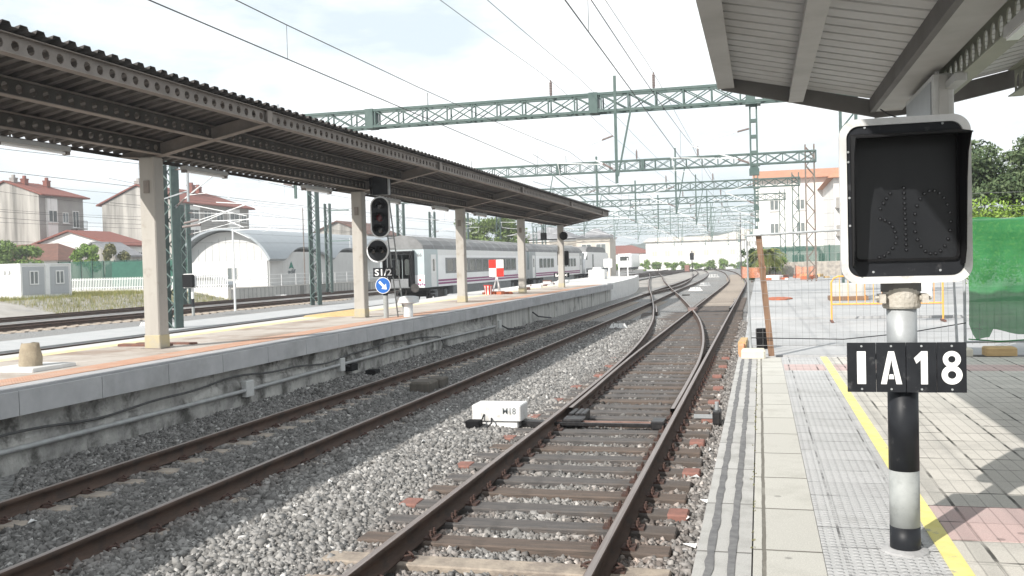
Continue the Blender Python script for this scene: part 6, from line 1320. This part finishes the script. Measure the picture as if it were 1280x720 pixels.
# palm
pm_ = root('palm_tree', 'low palm tree with arching fronds beyond the leaning timber', 'tree', (.5, 72, .5)); q = MB(); q.tube([(.5, 72, .4), (.52, 72, 1.4), (.48, 72, 2.3)], [.28, .25, .3], 'bark', 10); q.part('trunk', pm_)
V, F, C = [], [], []
for i in range(64):
    a = random.uniform(0, 6.283); el = random.uniform(-.2, 1.35); L_ = random.uniform(1.3, 2.1); pv = None
    for s_ in range(11):
        t = s_ / 10; h = 2.35 + math.sin(el) * L_ * t - .95 * t * t * L_ * (.5 + .5 * math.cos(el)); r_ = math.cos(el * .8) * L_ * t
        p = np.array((math.cos(a) * r_, math.sin(a) * r_, h - .5))
        if pv is not None:
            d = (p - pv); d /= np.linalg.norm(d); sd = np.array((-math.sin(a), math.cos(a), 0)); wl_ = .42 * math.sin(math.pi * min(1, t + .12)) + .04
            for sg_ in (-1, 1):
                for o_ in (0, .5):
                    c0 = pv + (p - pv) * o_; tip = c0 + sd * sg_ * wl_ + d * wl_ * .7 - np.array((0, 0, .12)); b0 = len(V); V += [c0, c0 + d * .06, tip, tip - d * .01]; F.append((b0, b0 + 1, b0 + 2, b0 + 3)); t_ = random.random(); C += [tuple(np.array((.1, .13, .03)) * (1 - t_) + np.array((.22, .23, .07)) * t_)] * 4
        pv = p
o = bpy.data.objects.new('crown', fast_mesh('crown', np.array(V), np.array(F), ['leaf'], np.array(C))); COL.objects.link(o); o.parent = pm_
plant('dark_bush', 'dark green bush left of the palm tree', 'bush', blobset(-.6, 73, 1.9, .8, .8, 1.4, 12, 1), 2600, .09, DK, (-.6, 73, .5), (1.2, .06))
plant('round_shrub', 'bright yellow green shrub before the stone wall', 'bush', blobset(1.1, 73.4, 1.6, .95, .7, .9, 12, 1), 2600, .08, BR, (1.1, 73.4, .5), (.8, .05))
# orange nets and site clutter
for x0_, x1_, y_, lab in ((2.3, 3.6, 66, 'sagging orange safety net by the rusty portal post'), (-1.3, .4, 70, 'orange safety net strung before the dark bush')):
    n_ = root('safety_net', lab, 'safety net', ((x0_ + x1_) / 2, y_, PZ)); q = MB(); N_ = 14; V = [(x0_ + (x1_ - x0_) * i / N_, y_ + .08 * math.sin(i * 1.3), z) for i in range(N_ + 1) for z in (PZ + .1, PZ + .95 - .1 * math.sin(i * math.pi / N_))]; F = [(2 * i, 2 * i + 2, 2 * i + 3, 2 * i + 1) for i in range(N_)]; q.hull(V, F, 'orange_weave'); q.hull([(a, b_ + .01, c) for a, b_, c in V], [f[::-1] for f in F], 'orange_weave'); q.part('net', n_)
    q = MB()
    for x in (x0_, x1_): q.tube([(x, y_, PZ), (x, y_, PZ + 1.0)], .02, 'brown_rust', 6)
    q.part('stakes', n_)
for k_ in range(16):
    x_, y_ = random.uniform(-.2, 4.5), random.uniform(62, 72); s_ = random.uniform(.1, .3); q = MB(); q.cbox(x_ - s_ * 1.6, x_ + s_ * 1.6, y_ - s_, y_ + s_, PZ + .06, PZ + .06 + s_, .03, ['wood_pale', 'brick_red', 'concrete_white', 'plate_red'][k_ % 4]); o = q.thing('site_debris', 'lump of building material lying before the stone wall', 'debris', (x_, y_, PZ), 'building material on the site'); o.rotation_euler.z = random.uniform(0, 3)
q = MB(); q.cbox(-.08, .92, 33, 34.6, PZ + .061, PZ + .075, .005, 'brick_red'); 
q = MB(); q.prism([(.62 + .45 * math.cos(a * .4) * (1 + .1 * math.sin(a * 3)), 34.5 + 1.0 * math.sin(a * .4)) for a in range(16)], PZ + .061, PZ + .10, 'brick_red', axis='z'); q.thing('earth_patch', 'small patch of red earth on the concrete site floor', 'earth patch', (.62, 34.5, PZ))
# orange crowd barrier
ob_ = root('crowd_barrier', 'orange tubular crowd barrier standing behind the signal post', 'barrier', (2.8, 22.8, PZ)); q = MB(); x0_, x1_, y_, r_ = 1.58, 3.95, 22.8, .02
q.tube([(x0_, y_, PZ + .06), (x0_, y_, PZ + .92), (x0_ + .06, y_, PZ + 1.02), (x0_ + .16, y_, PZ + 1.06), (x1_ - .16, y_, PZ + 1.06), (x1_ - .06, y_, PZ + 1.02), (x1_, y_, PZ + .92), (x1_, y_, PZ + .06)], r_, 'orange_tube', 8); q.tube([(x0_, y_, PZ + .42), (x1_, y_, PZ + .42)], r_, 'orange_tube', 8); q.part('frame', ob_)
q = MB()
for k_ in range(1, 13): x = x0_ + (x1_ - x0_) * k_ / 13; q.tube([(x, y_, PZ + .42), (x, y_, PZ + 1.06)], .009, 'orange_tube', 6)
q.part('bars', ob_)
for x in (x0_, x1_): q = MB(); q.bar((x, y_ - .25, PZ + .03), (x, y_ + .25, PZ + .03), .05, .04, 'brown_rust'); q.part('foot', ob_)
q = MB(); q.box(3.25, 3.72, y_ - .03, y_ - .022, PZ + .5, PZ + 1.18, 'white_paint'); q.part('panel', ob_, 'blank white panel tied to the barrier')
pl_ = root('pallet_stack', 'small load of grey blocks on a low pallet behind the orange barrier', 'pallet', (2.75, 33, PZ)); q = MB(); q.box(2.2, 3.4, 32.5, 33.5, PZ + .07, PZ + .2, 'wood'); q.part('pallet', pl_); q = MB(); q.cbox(2.3, 3.3, 32.6, 33.4, PZ + .2, PZ + .62, .03, 'wall_block'); q.part('blocks', pl_)
# site fence: mesh panel between galvanised uprights, leaning timber, feet
sf = root('site_fence', 'thin steel mesh site fence panel across the platform end', 'fence', (1.3, 14.95, PZ)); FY = 14.98
q = MB(); q.tube([(-.16, FY, PZ + .08), (-.19, FY, 2.58), (2.72, FY, 2.66), (2.78, FY, PZ + .1)], .021, 'galv', 8); q.part('frame', sf)
q = MB()
for k_ in range(1, 30): x = -.17 + 2.93 * k_ / 30; q.tube([(x, FY, PZ + .16), (x, FY, 2.60)], .0016, 'mesh_steel', 4, False)
for k_ in range(12): z = PZ + .18 + k_ * .2; q.tube([(-.17, FY + .004, z), (2.76, FY + .004, z)], .0018 if k_ not in (0, 5) else .004, 'mesh_steel', 4, False)
q.tube([(-.16, FY, PZ + .30), (1.2, FY, PZ + .27), (2.1, FY, PZ + .36), (2.9, FY, PZ + .50)], .008, 'cable_black', 5); q.part('wire_mesh', sf)
q = MB(); q.bar((-.01, 15.05, 2.58), (.15, 15.05, PZ + .01), .09, .045, 'wood', (0, 1, 0)); q.thing('timber_board', 'brown timber board leaning against the site fence at the platform edge', 'board', (.1, 15.05, PZ))
q = MB(); q.cbox(-.30, .06, 14.72, 15.02, PZ + .004, PZ + .14, .03, 'block_cream'); q.thing('fence_foot', 'cream concrete fence foot at the kerb under the timber', 'fence foot', (-.1, 14.9, PZ))
q = MB(); q.cbox(-.34, -.26, 15.05, 16.0, PZ - .02, PZ + .18, .01, 'net_orange'); q.hull([(-.36, 15.4, PZ + .2), (-.24, 15.4, PZ + .2), (-.24, 18, PZ + .06), (-.36, 18, PZ + .06), (-.36, 15.4, PZ), (-.24, 15.4, PZ), (-.24, 18, PZ - .02), (-.36, 18, PZ - .02)], [(0, 1, 2, 3), (7, 6, 5, 4), (0, 3, 7, 4), (1, 5, 6, 2), (0, 4, 5, 1), (3, 2, 6, 7)], 'wood_pale'); q.thing('edge_plank', 'splintered orange edge plank along the kerb past the fence', 'plank', (-.3, 15.5, PZ))
q = MB(); q.lathe([(.10, PZ), (.11, PZ + .32), (.10, PZ + .34)], .02, 16.4, 'black_flat', 14); q.thing('cable_reel', 'black drum behind the fence by the timber board', 'drum', (.02, 16.4, PZ))
s2f = root('site_fence', 'site fence panel covered in green netting at the right', 'fence', (4.8, 15.5, PZ)); q = MB()
q.tube([(2.93, 15.2, PZ + .1), (2.93, 15.2, 2.7)], .021, 'galv', 8); q.tube([(2.93, 15.2, 2.7), (6.4, 15.6, 2.72), (6.4, 15.6, PZ + .1)], .021, 'galv', 8); q.tube([(2.93, 15.2, PZ + .2), (6.4, 15.6, PZ + .2)], .018, 'galv', 8); q.part('frame', s2f)
q = MB()
for k_ in range(1, 34): t = k_ / 34; q.tube([(2.93 + 3.47 * t, 15.2 + .4 * t, PZ + .16), (2.93 + 3.47 * t, 15.2 + .4 * t, 2.68)], .002, 'mesh_steel', 4, False)
for k_ in range(12): z = PZ + .2 + k_ * .2; q.tube([(2.93, 15.2, z), (6.4, 15.6, z)], .002, 'mesh_steel', 4, False)
q.part('wire_mesh', s2f)
nn = root('green_netting', 'green shade netting with a torn lower edge, tied to the right hand site fence', 'netting', (4.8, 15.4, .95)); q = MB(); NX, NZ = 60, 22; V = []
for i in range(NX + 1):
    t = i / NX; x, y = 2.98 + 3.4 * t, 15.15 + .4 * t
    zb = .98 + .10 * math.sin(t * 9) * (1 - t) + (.18 if t < .015 else 0) - (.12 if .03 < t < .09 else 0) + .05 * math.sin(t * 23); zt = 2.73 + .015 * math.sin(t * 30)
    for j in range(NZ + 1): s_ = j / NZ; V.append((x, y - .03 + .034 * math.sin(t * 26 + s_ * 5) + .016 * math.sin(s_ * 17 + t * 11) + .02 * math.sin(t * 61 - s_ * 9) * (1 - s_) + (.05 * (1 - s_) ** 4), zb + (zt - zb) * s_))
F = [(i * (NZ + 1) + j, (i + 1) * (NZ + 1) + j, (i + 1) * (NZ + 1) + j + 1, i * (NZ + 1) + j + 1) for i in range(NX) for j in range(NZ)]; q.hull(V, F, 'net_weave'); q.part('cloth', nn, smooth=True)
q = MB(); q.tube([(2.96, 15.12, PZ + .25), (3.4, 15.16, PZ + .21), (4.2, 15.24, PZ + .26), (6.3, 15.5, PZ + .24)], .01, 'net_green', 6); q.part('hem_rope', nn)
q = MB(); q.cbox(3.18, 3.60, 15.05, 15.35, PZ + .004, PZ + .13, .02, 'wood_pale'); q.thing('fence_foot', 'yellow brown block under the green netting', 'fence foot', (3.4, 15.2, PZ))
q = MB(); q.cbox(2.72, 3.0, 15.0, 15.3, PZ + .004, PZ + .12, .02, 'block_cream'); q.thing('fence_foot', 'pale fence foot under the posts beside the number plate', 'fence foot', (2.86, 15.1, PZ))
# hedge and conifer at right
plant('clipped_hedge', 'bright green hedge behind the green netting', 'hedge', [(6.0 + k_ * .5, 30 + rng.uniform(-.3, .3), 2.5 + rng.uniform(-.1, .15), .65, .6, 1.35) for k_ in range(18)], 26000, .06, ((.13, .22, .03), (.24, .34, .07)), (9, 30, PZ), (1.2, .06), gap=-1)
cf = []
for k_ in range(150):
    x_ = 7.3 + rng.random() * 6.5; zt_ = 6.2 + .9 * math.sin(x_ * 1.3) + .25 * (x_ - 7.3); cf.append((x_, 36.5 + rng.uniform(-1.8, 1.8), 2.6 + rng.random() ** .8 * (zt_ - 2.6), rng.uniform(.55, 1.0), .8, rng.uniform(.22, .4)))
plant('cedar_tree', 'dark green cedar like tree rising behind the hedge', 'tree', cf, 60000, .08, ((.035, .065, .028), (.12, .16, .075)), (11, 37, PZ), (6.5, .28))
plant('cedar_tree', 'taller cedar like tree at the right edge behind the first', 'tree', [(15.2 + rng.uniform(-2.8, 2.8), 41 + rng.uniform(-2, 2), 3 + rng.uniform(0, 6.8), 1.1, 1.0, .42) for _ in range(60)], 24000, .09, ((.035, .065, .028), (.12, .16, .075)), (15.2, 41, PZ), (8, .3))

for k_, (x_, y_) in enumerate(((-.62, 8.05), (-.7, 8.9), (-.58, 9.6), (-.75, 10.6), (-.66, 12.2), (-4.4, 11.8), (-5.0, 14.6), (-3.9, 17.5), (-6.9, 7.6), (-4.6, 9.4))):
    q = MB(); a_ = random.uniform(0, 3); c_, s_ = math.cos(a_), math.sin(a_); w_, h_ = random.uniform(.03, .06), random.uniform(.015, .03); zz = float(hs(np.array(x_), np.array(y_))) + .045
    P_ = [(x_ + u * c_ * w_ - v * s_ * h_, y_ + u * s_ * w_ + v * c_ * h_, zz + .012 * u * v) for u, v in ((-1, -1), (1, -1), (1, 1), (-1, 1))]
    q.hull(P_ + [(x, y, z + .004) for x, y, z in P_], [(3, 2, 1, 0), (4, 5, 6, 7), (0, 1, 5, 4), (1, 2, 6, 5), (2, 3, 7, 6), (3, 0, 4, 7)], 'white_paint'); q.thing('paper_scrap', 'small white scrap of litter lying on the ballast', 'litter', (x_, y_, zz), 'litter on the ballast')
# ---------------------------------------------------------------- thin bright air
hm = bpy.data.materials.new('haze_air'); hm.use_nodes = True; hn = hm.node_tree; hn.nodes.clear(); ho = hn.nodes.new('ShaderNodeOutputMaterial'); hv = hn.nodes.new('ShaderNodeVolumePrincipled')
hv.inputs['Color'].default_value = (.93, .96, 1, 1); hv.inputs['Density'].default_value = .0009; hv.inputs['Anisotropy'].default_value = .2; hn.links.new(hv.outputs['Volume'], ho.inputs['Volume']); MATS['haze_air'] = hm
b = MB(); b.box(-700, 500, -60, 950, -3.0, 34, 'haze_air'); hz = b.struct('haze', kind='stuff', label='thin bright haze filling the air', cat='haze')
